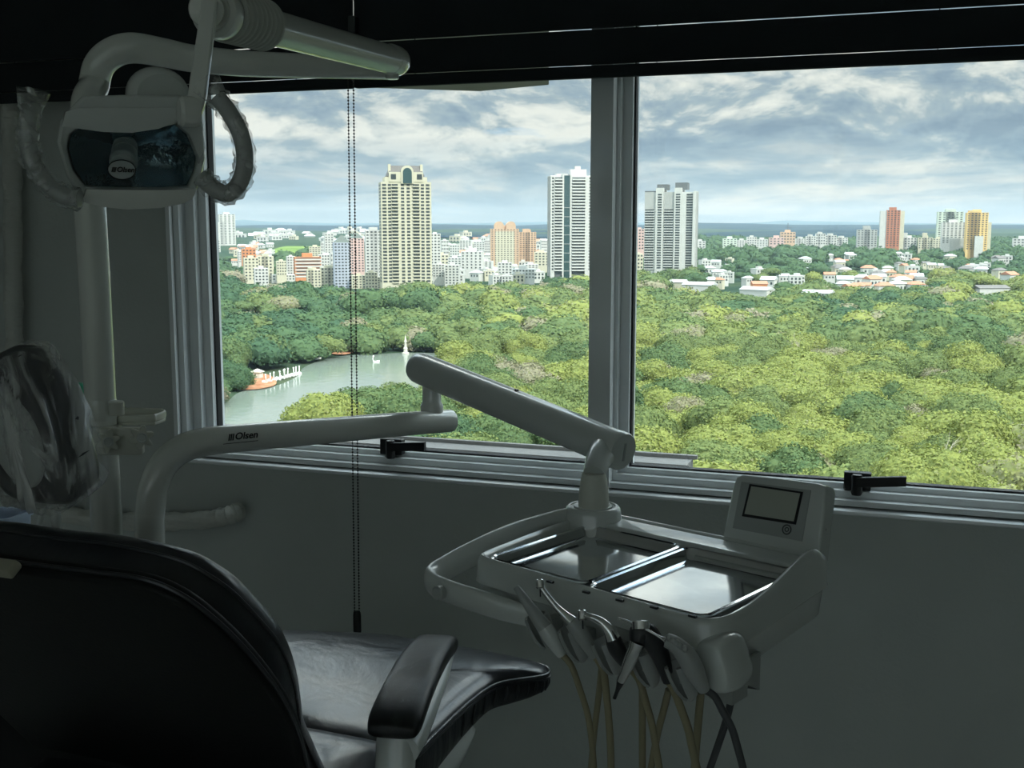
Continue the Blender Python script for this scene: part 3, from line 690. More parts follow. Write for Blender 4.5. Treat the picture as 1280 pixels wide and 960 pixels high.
pen('handpiece', 'chrome-headed turbine handpiece in the middle hook of the console', [(728, 768, .345, .004, 0), (738, 771, .344, .0042, 0), (750, 776, .340, .0052, 0), (760, 786, .336, .0075, 0), (766, 798, .333, .0095, 1), (772, 812, .328, .0105, 1), (788, 836, .316, .007, 1)],
    {0: ('neck', M['chrome']), 1: ('body', M['dkhp'])}, ([(788, 836), (799, 850), (807, 876), (815, 906), (820, 935), (825, 965)], [(836, 862), (829, 890), (822, 917), (813, 965)], .0046, hs, .305), 'dental handpiece', (728, 769, .345, .0062, .013))
pen('scaler_handpiece', 'dark handpiece with its silver nozzle hanging down in front of the hoses', [(768, 873, .350, .0022, 0), (772, 862, .350, .0026, 0), (776, 851, .350, .0052, 1), (783, 836, .350, .0068, 1), (789, 822, .349, .0080, 1), (794, 811, .348, .0086, 1), (797, 803, .346, .010, 2), (801, 790, .340, .0135, 2), (812, 796, .332, .0135, 2), (826, 820, .322, .011, 2), (836, 852, .314, .007, 2)],
    {0: ('tip', M['dkhp']), 1: ('nozzle', M['chrome']), 2: ('body', M['dkhp'])}, ([(836, 852), (842, 862), (851, 885), (860, 911), (866, 938), (872, 965)], [(876, 866), (873, 900), (870, 935), (868, 965)], .0050, hs, .305), 'dental handpiece', (801, 782, .342, .0112, .012))
sy2 = pen('air_water_syringe', 'air-water syringe with a thin chrome tube and ribbed grip beside the end of the holder', [(773, 773, .352, .0014, 0), (786, 777, .350, .0015, 0), (806, 786, .346, .0016, 0), (828, 798, .340, .0022, 0), (833, 800, .338, .0085, 1), (845, 806, .334, .0098, 1), (858, 820, .330, .0120, 1), (868, 838, .326, .012, 1), (880, 862, .312, .007, 1)],
    {0: ('nozzle_tube', M['chrome']), 1: ('grip', M['hp'])}, ([(880, 862), (893, 870), (904, 890), (915, 911), (923, 938), (930, 965)], [(920, 836), (915, 868), (907, 903), (886, 965)], .0046, dk, .305), 'dental syringe')
m = MB()
for k in range(5):
    u, z = PV(836+k*5, 797+k*3.5, .346); m.ball(L(u, .346, z), .0042, 10, 6)
m.build('push_button', M['hp'], sy2)
# ================================================================== dental chair
CA = Vector((.0436, .99905, 0)); CS = Vector((.99905, -.0436, 0)); CC = -1.08
def K(s, t, z): return CS*s+CA*t+Vector((0, 0, z))
chair = thing('dental_chair', 'black leather dental chair seen from behind, with headrest and armrest wrapped in clear plastic', 'dental chair', K(CC, 1.5, 0))
# ---- backrest
BY = (Vector((0, 0, 1))-CA*.65).normalized(); BN = CS.cross(BY)
half = [(0, 1.281), (.094, 1.283), (.165, 1.279), (.225, 1.270), (.262, 1.252), (.293, 1.222), (.316, 1.165), (.328, 1.099), (.327, 1.03), (.318, .963), (.306, .90), (.296, .82), (.28, .74), (.20, .69), (0, .68)]
kz = math.sqrt(1+.65**2)
def bpt(ls): return [(a, (z-1.279)*kz) for a, z in ls]
oo = bpt(half); oo = oo+[(-a, b) for a, b in oo[-2:0:-1]]
oo = [(p.x, p.y) for p in sp([Vector((a, b, 0)) for a, b in oo], 5, closed=True)]
def ccw2(a): return a if sum(a[i-1][0]*a[i][1]-a[i][0]*a[i-1][1] for i in range(len(a))) > 0 else a[::-1]
oo = ccw2(oo); BO = K(CC, 1.015, 1.279)
pan_ = [(0, 1.222), (.12, 1.224), (.19, 1.224), (.232, 1.211), (.263, 1.183), (.291, 1.13), (.308, 1.053), (.302, .974), (.282, .90), (.262, .82), (.235, .75), (.17, .705), (0, .70)]
pan_ = bpt(pan_); pan_ = pan_+[(-a, b) for a, b in pan_[-2:0:-1]]
pan_ = ccw2([(p.x, p.y) for p in sp([Vector((a, b, 0)) for a, b in pan_], 5, closed=True)])
pan_ = [(x*.975, y) for x, y in pan_]
oo = [(x*(.875-.10*max(0, min(1, (-.17-y)/.26))), y-.082*max(0, min(1, (y+.5)/.4))) for x, y in oo]
m = MB(); m.slab(oo, BO, CS, BY, -.095, -.004, .032, nb=7); back = m.build('backrest', M['leather'], chair, 60)
def scl(ol, kx, ky, c=(0, -.28)): return [(c[0]+(x-c[0])*kx, c[1]+(y-c[1])*ky) for x, y in ol]
m = MB(); m.slab(pan_, BO, CS, BY, -.022, .004, .007); m.build('back_panel', M['backshell'], back, 50)
m = MB(); m.tube([BO+CS*x+BY*y+BN*(-.008) for x, y in scl(pan_, 1.004, 1.004)], .0034, 8, closed=True); m.build('piping', M['leather'], back)
m = MB(); m.tube([BO+CS*x+BY*y+BN*(-.062) for x, y in scl(oo, 1.001, 1.001)], .0026, 8, closed=True); m.build('edge_seam', M['leather'], back)
m = MB(); g0 = Vector(P(2, 708, 1.395)); m.slab(rrect(.052, .0155, .0077, 8), g0+BN*.004, CS, BY, -.012, .008, .003); m.build('release_handle', M['beige'], back)
# ---- headrest
HYv = (Vector((0, 0, 1))-CA*.25).normalized(); HN = CS.cross(HYv)
hh_ = [(0, .101), (.024, .098), (.046, .076), (.066, .042), (.081, -.004), (.088, -.050), (.084, -.086), (.064, -.106), (.03, -.112), (0, -.112)]
ho_ = hh_+[(-a, b) for a, b in hh_[-2:0:-1]]
ho_ = ccw2([(p.x*.80, p.y) for p in sp([Vector((a, b, 0)) for a, b in ho_], 6, closed=True)])
ho_ = [(x*.96, y*.97) for x, y in ho_]; HO = K(CC-.016, 1.075, 1.392)
m = MB(); m.slab(ho_, HO, CS, HYv, -.070, .003, .024, nb=8); hr = m.build('headrest', M['leather'], chair, 70)
m = MB(); el = [(.043*math.cos(2*PI*k/48), -.012+.066*math.sin(2*PI*k/48)) for k in range(48)]
m.slab(el, HO, CS, HYv, -.01, .006, .005); m.build('headrest_plate', M['hp'], hr, 60)
# crinkled clear cover pulled over the headrest
m = MB(); n = len(ho_); rng = random.Random(4)
def prof(k, nb=26):      # closed profile from the front centre round the rim to the back centre
    seq = []
    for q in range(nb+1):
        f = q/nb
        if f < .34: seq.append((1-.97*(1-f/.34)**1, -.072))
        elif f < .66:
            a = (f-.34)/.32*PI; seq.append((1+.02*math.sin(a), -.072+.081*(1-math.cos(a))/2))
        else: seq.append((1-.97*(f-.66)/.34, .009))
    return seq
rings = []
for si, (sc, h) in enumerate(prof(0)):
    ring_ = []
    for j, (x, y) in enumerate(ho_):
        th = 2*PI*j/n; q = min(1, sc)
        fold = .0022*q*math.sin(th*23+1.5*math.sin(si*.5))+.0016*q*math.sin(th*37+si*.5)+.0016*q*math.sin(si*1.3+th*3)
        k2 = sc*.99
        ring_.append(HO+CS*(x*k2*(1+fold*2.5))+HYv*(y*k2*(1+fold*2.5)-(.004*q if y < -.06 else 0))+HN*(h+fold*(.9 if q < .95 else .4)))
    rings.append(ring_)
m.loft(rings, True, True); m.build('plastic_cover', M['wrap'], hr, 75)
MB().tube([K(CC-.035, 1.15, 1.33), K(CC-.035, 1.16, 1.17)], .007, 12).build('headrest_stem', M['shell'], hr)

# ---- seat: upper cushion (far) and lower cushion (near)
SC = -1.05
def seat_ring(ol, d, zf, dz=0):
    n = len(ol); out = []
    cs_ = sum(p[0] for p in ol)/n; ct_ = (min(p[1] for p in ol)+max(p[1] for p in ol))/2; hs_ = max(p[0] for p in ol)-cs_; ht_ = max(p[1] for p in ol)-ct_
    for i in range(n):
        s, tt = cs_+(ol[i][0]-cs_)*max(.02, 1-d/hs_), ct_+(ol[i][1]-ct_)*max(.02, 1-d/ht_)
        out.append(K(SC+s, tt, zf(tt, s)+dz))
    return out
fr = [(0, 1.515), (.15, 1.515), (.25, 1.518), (.278, 1.535), (.282, 1.62), (.288, 1.73), (.315, 1.815), (.352, 1.858), (.380, 1.890), (.380, 1.920), (.355, 1.945), (.26, 1.962), (.13, 1.970), (0, 1.972)]
fr = [(a-(.012 if a > .31 else 0), b) for a, b in fr]
fo = fr+[(-min(a, .30), b-(.30*min(a, .30) if b > 1.7 else 0)) for a, b in fr[-2:0:-1]]
fo = ccw2([(p.x, p.y) for p in sp([Vector((a, b, 0)) for a, b in fo], 5, closed=True)])
ztop = lambda t, s: .812+.010*min(1, max(0, (t-1.52)/.25))-.006*max(0, (t-1.85)/.1)
zbot = lambda t, s: .712+.068*min(1, max(0, (t-1.52)/.36))**.8
def zmix(f): return lambda t, s: zbot(t, s)*(1-f)+ztop(t, s)*f
m = MB(); rr_ = []
for d, f, dz in ((.05, 0, -.002), (.016, 0, 0), (.004, .14, 0), (-.002, .4, 0), (-.002, .7, 0), (.000, .92, 0), (.002, .97, 0)): rr_.append(seat_ring(fo, d, zmix(f), dz))
side = m.loft(rr_, True, False).build('seat_side', M['leatherside'], chair, 70)
m = MB(); rr_ = []
for d, dz in ((.002, -.004), (.003, .001), (.010, .007), (.025, .013), (.05, .017), (.09, .020), (.13, .022), (.17, .023), (.205, .0235), (.22, .0235)): rr_.append(seat_ring(fo, d, ztop, dz))
m.loft(rr_, True, True); so = m.build('seat', M['leather'], chair, 80)
rng = random.Random(9)
m = MB(); m.tube(seat_ring(fo, -.001, ztop, -.001), .0030, 8, closed=True); m.tube(seat_ring(fo, -.002, ztop, -.009), .0020, 8, closed=True); m.build('seam_piping', M['leather'], so)
# gathers in the leather of the side
for i, (s, t) in enumerate(fo):
    if s > .27 and 1.7 < t < 1.93 and i % 2 == 0:
        a = K(SC+s+.0005, t, ztop(t, s)-.010); b = K(SC+s+.0005, t-.012, zmix(.25)(t, s))
        MB().tube(sp([a, a.lerp(b, .5)+CS*.0015, b], 4), [.0012, .002, .0026, .003, .003, .0026, .002, .0016, .0008], 8).build('leather_gather', M['leatherside'], side)
nr = [(0, 1.20), (.20, 1.20), (.262, 1.225), (.278, 1.30), (.280, 1.42), (.276, 1.495), (.25, 1.511), (.15, 1.513), (0, 1.513)]
no = nr+[(-a, b) for a, b in nr[-2:0:-1]]; no = ccw2([(p.x, p.y) for p in sp([Vector((a, b, 0)) for a, b in no], 5, closed=True)])
zn = lambda t, s: .800+.034*max(0, (t-1.25)/.26)**2
m = MB(); rr_ = [seat_ring(no, .03, lambda t, s: .69), seat_ring(no, .004, lambda t, s: .70), seat_ring(no, 0, lambda t, s: .74)]
for d, dz in ((.001, -.012), (.005, .0), (.014, .009), (.03, .015), (.06, .019), (.10, .021), (.13, .022)): rr_.append(seat_ring(no, d, zn, dz))
m.loft(rr_, True, True); m.build('lower_cushion', M['leather'], chair, 80)
# grey-white underside shell
m = MB()
sh = [(0, 1.24), (.20, 1.24), (.245, 1.30), (.255, 1.45), (.262, 1.60), (.285, 1.72), (.275, 1.78), (.20, 1.80), (0, 1.80)]
so2 = sh+[(-a, b) for a, b in sh[-2:0:-1]]; so2 = ccw2([(p.x, p.y) for p in sp([Vector((a, b, 0)) for a, b in so2], 4, closed=True)])
zb2 = lambda t, s: .56+.16*min(1, max(0, (t-1.35)/.42))
m.loft([seat_ring(so2, .06, zb2, -.02), seat_ring(so2, .012, zb2, 0), seat_ring(so2, 0, lambda t, s: zbot(t, s)-.012), seat_ring(so2, .01, lambda t, s: zbot(t, s)+.01)], True, True); m.build('seat_shell', M['shell'], chair, 60)
m = MB(); m.slab(rrect(.26, .36, .05), K(CC+.02, 1.5, 0), CS, CA, .06, .60, .02); m.build('chair_column', M['shell'], chair)
m = MB(); m.slab(rrect(.52, .44, .05), K(-1.27, 1.352, .68), CS, Vector((0, 0, 1)), -.05, .05, .03); m.build('lower_cover', M['backshell'], chair)  # added black slab standing in for the darkness below the backrest
m = MB(); m.slab(rrect(.46, .86, .10), K(CC+.02, 1.5, 0), CS, CA, .0, .07, .02); m.build('foot_plate', M['shell'], chair)
# ---- armrest: convex pad on a curved bracket, wrapped in clear film
a0 = K(-.705, 1.330, .967); a1 = K(-.783, 1.655, .974); aX = (a1-a0); al = aX.length; aX = aX.normalized(); aS = aX.cross(Vector((0, 0, 1))).normalized()
def padring(f, grow=0):
    c = a0+aX*(al*f); z = -.020*(2*f-1)**2; w = .0395-.004*f; hh2 = .0165
    e = min(1, min(f, 1-f)/.10); w2 = (w*(.80+.20*math.sqrt(1-(1-e)**2)))+grow; h2 = hh2*(.42+.58*math.sqrt(1-(1-e)**2))+grow
    return [c+aS*(math.copysign(abs(math.cos(q))**.55, math.cos(q))*w2)+Vector((0, 0, z+math.copysign(abs(math.sin(q))**.6, math.sin(q))*h2)) for q in [2*PI*k/40 for k in range(40)]]
fs = [0, .012, .035, .07, .11]+[.11+.78*k/14 for k in range(1, 15)]+[.93, .965, .988, 1]
m = MB(); m.loft([padring(f) for f in fs]); pad = m.build('armrest_pad', M['leatherback'], chair, 60)
m = MB(); rng = random.Random(3); rings = []
for i, f in enumerate([-.01]+fs[1:-1]+[1.01]):
    r_ = padring(min(max(f, 0), 1), .0022)
    rings.append([p+aX*(al*(f-min(max(f, 0), 1)))+Vector((0, 0, 1))*(.0009*math.sin(k*2.2+.6*math.sin(i*.8))+.0006*rng.uniform(-1, 1)) for k, p in enumerate(r_)])
m.loft(rings); m.build('plastic_sleeve', M['armwrap'], pad, 75)
m = MB(); rings = []
for f, dz, w, h in ((.04, -.052, .026, .022), (.15, -.048, .030, .026), (.4, -.040, .030, .020), (.7, -.036, .026, .016), (.93, -.030, .020, .012)):
    c = a0+aX*(al*f)+aS*.010
    rings.append([c+aS*(w*math.cos(2*PI*k/20))+Vector((0, 0, dz+h*math.sin(2*PI*k/20))) for k in range(20)])
m.loft(rings); arm_b = m.build('armrest_bracket', M['shell'], chair, 60)
m = MB(); c = a0+aX*.035
pth = [c+Vector((0, 0, -.03)), c+Vector((0, 0, -.09))-aX*.02, c+Vector((0, 0, -.17))-aX*.03-aS*.0, K(-.745, 1.33, .66), K(-.80, 1.35, .60)]
m.tube(sp(pth, 6), [(.020, .030)]*25, 20); m.build('armrest_post', M['shell'], chair, 60)

# ---- things on the far side of the chair, seen past the headrest
hz = 1.055; q0 = P(15, 655, 1.98)
m = MB(); tp = P(2, 641, 1.98); dx_ = Vector((tp.x-PX, tp.y-PY, 0)); X_h = dx_.normalized(); m.slab(rrect(dx_.length+.05, .09, .02), Vector((PX, PY, hz-.012))+X_h*(dx_.length/2+.05), X_h, Vector((0, 0, 1)).cross(X_h), 0, .012, .003); m.lathe([(.0262, 0), (.034, .003), (.034, .027), (.0262, .03)], (PX, PY, hz-.022), (0, 0, 1), 28, hollow=True); 
m.build('holder_arm', M['cream'], bpy.data.objects['pole_shelf'])
m = MB(); tp = P(2, 641, 1.98); bx_ = (tp.x, tp.y, hz)
def cr(w, h, z): return [Vector((bx_[0]+a, bx_[1]+b, z)) for a, b in rrect(w, h, .012, 5)]
m.loft([cr(.066, .062, hz), cr(.068, .064, hz+.003), cr(.076, .07, tp.z-.008), cr(.082, .076, tp.z-.007), cr(.082, .076, tp.z), cr(.072, .066, tp.z), cr(.064, .058, hz+.006)], True, True)
tag(m.build('plastic_container', M['bluebox'], None, 50), 'pale blue plastic container standing behind the black backrest under the headrest', 'container')
# ================================================================== outside: terrain, lake, forest, town, hills
rs = np.random.RandomState(11)
def sm(a, b, x): t = np.clip((x-a)/(b-a), 0, 1); return t*t*(3-2*t)
GV = np.array([GX, GY]); RV = np.array([RX, RY])
def terr(d, l):
    """ground height at forward distance d and lateral angle l = offset/d"""
    left = -70+8*sm(900, 1250, d)+14*sm(1250, 2200, d)+16*sm(2200, 4500, d)+20*sm(4500, 8000, d)
    right = -70+9*sm(800, 1180, d)+9*sm(1180, 1900, d)+5*sm(1900, 2600, d)+14*sm(2600, 4500, d)+20*sm(4500, 8000, d)
    k = sm(.02, .16, l); return left*(1-k)+right*k
def world_xy(d, l): return d*(GX+l*RX), d*(GY+l*RY)
CLEAR = []      # (px0, px1, lowest row to stay visible, distance): no street tree grows in front of these
def ground_at(px, d):
    l = (px-640)/1427.; x, y = world_xy(d, l); return Vector((x, y, float(terr(np.array(d), np.array(l)))))
# ground mesh
ds = np.concatenate([np.linspace(60, 1300, 40), np.linspace(1400, 9000, 50)]); ls = np.linspace(-.62, .62, 90)
D, Lm = np.meshgrid(ds, ls, indexing='ij'); X_, Y_ = world_xy(D, Lm); Z_ = terr(D, Lm)
Z_ += np.where(D > 2500, 6*np.sin(X_*.004)*np.sin(Y_*.003+1), 0)
nv = [tuple(v) for v in np.stack([X_.ravel(), Y_.ravel(), Z_.ravel()], 1)]
m = MB(); ni, nj = D.shape
m.add(nv, [(i*nj+j, i*nj+j+1, (i+1)*nj+j+1, (i+1)*nj+j) for i in range(ni-1) for j in range(nj-1)])
def leafy(name, cols, scale, rough=.9, tint=None, trans=0, cell=False):
    def f(N, L):
        tc = N.new('ShaderNodeTexCoord'); geo = N.new('ShaderNodeNewGeometry')
        n = N.new('ShaderNodeTexNoise'); n.inputs['Scale'].default_value = scale; n.inputs['Detail'].default_value = 5
        L.new(geo.outputs['Position'], n.inputs['Vector'])
        if tint:
            a = N.new('ShaderNodeAttribute'); a.attribute_name = tint
            q = N.new('ShaderNodeMath'); q.operation = 'MULTIPLY_ADD'; L.new(n.outputs['Fac'], q.inputs[0]); q.inputs[1].default_value = .30
            s_ = N.new('ShaderNodeMath'); s_.operation = 'SUBTRACT'; L.new(a.outputs['Fac'], s_.inputs[0]); s_.inputs[1].default_value = .15
            L.new(s_.outputs[0], q.inputs[2]); fac = q.outputs[0]
        else:
            q = N.new('ShaderNodeMapRange'); L.new(n.outputs['Fac'], q.inputs[0]); q.inputs[1].default_value = .3; q.inputs[2].default_value = .7; fac = q.outputs[0]
        r = N.new('ShaderNodeValToRGB'); e = r.color_ramp.elements
        while len(e) < len(cols): e.new(.5)
        for i, (p, c) in enumerate(cols): e[i].position = p; e[i].color = (*c, 1)
        L.new(fac, r.inputs[0])
        d = N.new('ShaderNodeBsdfDiffuse'); L.new(r.outputs[0], d.inputs[0])
        if not trans: return d.outputs[0]
        t = N.new('ShaderNodeBsdfTranslucent'); L.new(r.outputs[0], t.inputs[0])
        x = N.new('ShaderNodeMixShader'); x.inputs[0].default_value = trans; L.new(d.outputs[0], x.inputs[1]); L.new(t.outputs[0], x.inputs[2])
        return x.outputs[0]
    return mix_mat(name, f)
G = leafy('meadow', [(0, (.030, .055, .040)), (.5, (.045, .075, .045)), (1, (.075, .095, .055))], .012)
struct(m.build('ground', G))
# hills on the horizon
def ridge(name, d0, pts, colr):
    """pts: pixel silhouette (px, py) of the crest at distance d0"""
    pts = sorted(pts); xs = np.linspace(pts[0][0], pts[-1][0], 120); ys = np.interp(xs, [p[0] for p in pts], [p[1] for p in pts])
    rr_ = np.random.RandomState(int(d0)); ys = ys+np.convolve(rr_.randn(120), np.ones(5)/5, 'same')*.45
    m = MB(); v = []
    for x, y in zip(xs, ys):
        l = (x-640)/1427.
        for f, k in ((1.0, 1), (.94, .80), (.86, .45), (.76, .1), (.70, -.15)):
            d = d0*f; h = ZC+(281-y)/1427.*d0; g = float(terr(np.array(d), np.array(l))); wx, wy = world_xy(d, l)
            v.append((wx, wy, g+(h-g)*k))
        wx, wy = world_xy(d0*1.12, l); v.append((wx, wy, -40))
    n = 6
    m.add(v, [(i*n+j, i*n+j+1, (i+1)*n+j+1, (i+1)*n+j) for i in range(119) for j in range(n-1)])
    return struct(m.build(name, colr))
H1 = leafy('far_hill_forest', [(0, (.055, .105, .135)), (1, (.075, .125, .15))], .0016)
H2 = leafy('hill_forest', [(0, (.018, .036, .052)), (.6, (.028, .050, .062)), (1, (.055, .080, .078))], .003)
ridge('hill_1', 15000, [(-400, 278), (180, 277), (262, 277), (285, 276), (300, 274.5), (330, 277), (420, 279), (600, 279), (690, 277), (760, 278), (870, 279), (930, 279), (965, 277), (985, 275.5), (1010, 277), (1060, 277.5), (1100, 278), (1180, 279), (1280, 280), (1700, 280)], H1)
ridge('hill_2', 8200, [(-400, 284), (260, 283), (330, 281), (440, 282), (540, 280), (600, 281), (640, 282), (700, 279.5), (800, 281), (870, 278.5), (920, 279), (1000, 281), (1080, 281), (1180, 281), (1280, 281), (1700, 282)], H2)
ridge('hill_3', 5200, [(-400, 296), (260, 294), (420, 293), (520, 291), (620, 290), (690, 288), (800, 290), (870, 291), (950, 289), (1020, 287), (1120, 288), (1200, 291), (1280, 293), (1700, 294)], H2)
# open green field in the town
def patch(name, pxs, zoff, mt, smoothn=4, z=None, kind='structure'):
    pts = []
    for px, py in pxs:
        if z is not None: q = HZ(px, py, z)
        else:
            d = 1600.
            for _ in range(25):
                l = (px-640)/1427.; g = float(terr(np.array(d), np.array(l)))+zoff; d = (ZC-g)*1427/(py-281)
            q = Vector((*world_xy(d, (px-640)/1427.), g))
        pts.append(q)
    pts = sp(pts, smoothn, closed=True); c = sum(pts, Vector())/len(pts)
    m = MB(); m.add(pts+[c], [(i, (i+1) % len(pts), len(pts)) for i in range(len(pts))])
    o = m.build(name, mt); o['kind'] = kind; return o
FI = leafy('field_grass', [(0, (.12, .20, .055)), (1, (.20, .28, .08))], .01)
patch('field', [(335, 318), (345, 310), (375, 305), (415, 303), (440, 307), (445, 316), (400, 321), (360, 321)], 1.5, FI)
# lake
def _lake(N, L):
    g = N.new('ShaderNodeBsdfPrincipled'); g.inputs['Roughness'].default_value = .12; g.inputs['Base Color'].default_value = (.20, .235, .20, 1); g.inputs['IOR'].default_value = 1.5
    geo = N.new('ShaderNodeNewGeometry'); n = N.new('ShaderNodeTexNoise'); n.inputs['Scale'].default_value = .22; n.inputs['Detail'].default_value = 3; L.new(geo.outputs['Position'], n.inputs['Vector'])
    b = N.new('ShaderNodeBump'); b.inputs['Strength'].default_value = .25; b.inputs['Distance'].default_value = .5; L.new(n.outputs['Fac'], b.inputs['Height']); L.new(b.outputs[0], g.inputs['Normal'])
    return g.outputs[0]
M['lake'] = mix_mat('lake_water', _lake)
LK = [(150, 545), (240, 520), (279, 505), (296, 492), (312, 487), (345, 482), (372, 470), (382, 458), (420, 446), (470, 442.5), (520, 441), (570, 443), (610, 450), (600, 470), (570, 492), (530, 515), (480, 540), (440, 556), (400, 575), (370, 610), (250, 640), (100, 620)]
patch('lake', LK, 0, M['lake'], z=-69.5)
MUD = leafy('red_earth', [(0, (.30, .13, .07)), (1, (.50, .27, .16))], .3)
patch('shore_bank', [(290, 486), (296, 476), (310, 469), (330, 467), (342, 472), (345, 480), (330, 485), (308, 487)], 0, MUD, z=-69.1)
patch('shore_bank', [(412, 441), (420, 434), (434, 434), (442, 440), (428, 443)], 0, MUD, z=-69.1)

# ================================================================== the town: towers, blocks, houses
def bm_(name, c, var=.05, rough=.75): return mat(name, c, rough, var=var, vscale=.15)
M['b_cream'] = bm_('cream_render', (.56, .53, .40)); M['b_white'] = bm_('white_render', (.56, .56, .53)); M['b_grey'] = bm_('grey_render', (.40, .41, .39))
M['b_pale'] = bm_('pale_grey_render', (.56, .57, .54)); M['b_peach'] = bm_('peach_render', (.58, .40, .27)); M['b_orange'] = bm_('orange_render', (.60, .24, .10)); M['b_brick'] = bm_('brick_red', (.46, .17, .09))
M['b_gold'] = bm_('ochre_render', (.72, .50, .20)); M['b_slate'] = bm_('slate_roof', (.16, .15, .14)); M['b_dark'] = bm_('dark_grey_block', (.12, .13, .13)); M['b_glass'] = mat('green_glass', (.05, .10, .10), .15, .3)
M['b_win'] = mat('window_dark', (.045, .055, .055), .3); M['b_blue'] = bm_('blue_grey_render', (.42, .46, .54)); M['b_pink'] = bm_('pink_render', (.60, .42, .38)); M['b_tile'] = bm_('clay_tiles', (.50, .22, .13)); M['b_groof'] = bm_('green_copper_roof', (.14, .17, .15))
M['b_mint'] = bm_('mint_render', (.55, .62, .52)); M['b_metal'] = bm_('sheet_metal_roof', (.50, .52, .52), rough=.5)
LASTB = [0, 0]
def building(name, label, pc, d, rot=0, cat='building', group=None):
    g = ground_at(pc, d); root = thing(name, label, cat, g, group); ORG[root.name] = Vector((0, 0, 0)); root.rotation_euler = (0, 0, YAW-math.atan((pc-640)/1427.)+rot)
    LASTB[:] = [pc, d]
    return root, d/1427., lambda py: ZC+(281-py)*d/1427.-g.z       # metres per pixel, height of a pixel row above the ground
def part(root, name, boxes, m_):
    m = MB()
    for b in boxes: m.box(*b)
    return m.build(name, m_, root, 0)
_wm = {}
def windows(root, rects, y, m_=None, name='window', lim=100, side=None):
    """rects: (x, z, w, h) on the plane y (or on the side plane x = side); at most lim as parts, the rest one part"""
    m_ = m_ or M['b_win']
    for i, (x, z, w_, h_) in enumerate(rects[:lim]):
        key = (round(w_, 2), round(h_, 2), m_.name, side is not None)
        if key not in _wm:
            m = MB(); 
            if side is None: m.box((-w_/2, -.12, -h_/2), (w_/2, .3, h_/2))
            else: m.box((-.3, -w_/2, -h_/2), (.12, w_/2, h_/2))
            o = m.build(name, m_, root, 0); _wm[key] = o.data
        else:
            o = bpy.data.objects.new(name, _wm[key]); C.objects.link(o); o.parent = root
        o.location = (x, y, z) if side is None else (side, x, z)
    if len(rects) > lim:
        m = MB()
        for x, z, w_, h_ in rects[lim:]:
            if side is None: m.box((x-w_/2, y-.12, z-h_/2), (x+w_/2, y+.3, z+h_/2))
            else: m.box((side-.3, x-w_/2, z-h_/2), (side+.12, x+w_/2, z+h_/2))
        o = m.build(name, m_, root, 0); o['kind'] = 'stuff'
def gridw(xs, z0, z1, nf, w_, hf=.5): 
    fh = (z1-z0)/nf; return [(x, z0+(k+.5)*fh, w_, fh*hf) for k in range(nf-1, -1, -1) for x in xs]

CLEAR += [(474, 538, 352, 1150), (685, 748, 336, 1160), (806, 872, 335, 1180)]
# --- tall cream tower with slate roof and arched window
r, s, H = building('tower', 'tallest cream tower with slate mansard roof and big arched window in its crown', 506.5, 1150, .10, 'tower')
w = 62*s; x0, x1 = -w/2, w/2; yb = 14; top = H(225)
part(r, 'wall', [((x0, -yb, 0), (x1, yb, H(229))), ((x0+5*s, -yb, H(229)), (x1-5*s, yb, H(223))), ((x0+10*s, -yb-.6, H(229)), (x1-10*s, yb, H(217)))], M['b_cream'])
nf = 30; fl = lambda k: H(353)+(H(231)-H(353))*k/nf
cols = [(-27, 5), (-20.5, 4), (-14, 7.5), (-4.5, 4), (2.5, 4), (12, 8), (20, 4), (26.5, 4.5)]
rc = [(cx_*s, fl(k)+1.9, cw*s, 1.9) for k in range(nf-1, -1, -1) for cx_, cw in cols]
windows(r, rc, -yb, M['b_win'])
part(r, 'balcony', [((cx_*s-cw*s*.55, -yb-1.3, fl(k)+.0), (cx_*s+cw*s*.55, -yb, fl(k)+1.05)) for k in range(nf) for cx_, cw in cols if cw > 7], M['b_cream'])
part(r, 'side_window', [((x0-.12, -yb+3+6*j, fl(k)+1), (x0+.1, -yb+7+6*j, fl(k)+2.8)) for k in range(nf) for j in range(4)], M['b_win'])['kind'] = 'stuff'
m = MB(); zr0, zr1 = H(222), H(209); m.loft([[Vector((a, b, z)) for a, b in ((-xx, -yy), (xx, -yy), (xx, yy), (-xx, yy))] for xx, yy, z in ((23*s, yb, zr0), (18*s, yb-4, zr1))]); m.build('roof', M['b_slate'], r, 0)
def arch(cx_, z0, z1, hw, y0, y1):
    pts = [(cx_-hw, z0), (cx_+hw, z0)]+[(cx_+hw*math.cos(PI*k/12), z1-hw+hw*math.sin(PI*k/12)) for k in range(13)]
    m = MB(); m.loft([[Vector((a, y, b)) for a, b in pts] for y in (y0, y1)]); return m
arch(1.5*s, H(231), H(209), 7.6*s, -yb-1.6, -yb+4).build('arch_surround', M['b_cream'], r, 0)
arch(1.5*s, H(230.5), H(212), 5.5*s, -yb-1.9, -yb-.4).build('arch_window', M['b_glass'], r, 0)
for a in (-15.5, 16.5): part(r, 'crown_window', [((a*s-3.2*s, -yb-.8, H(226)), (a*s+3.2*s, -yb, H(219.5)))], M['b_win'])
for a in (-20, 19.5): part(r, 'chimney', [((a*s-1.6*s, -yb+2, H(222)), (a*s+1.6*s, -yb+6, H(207.5)))], M['b_cream'])
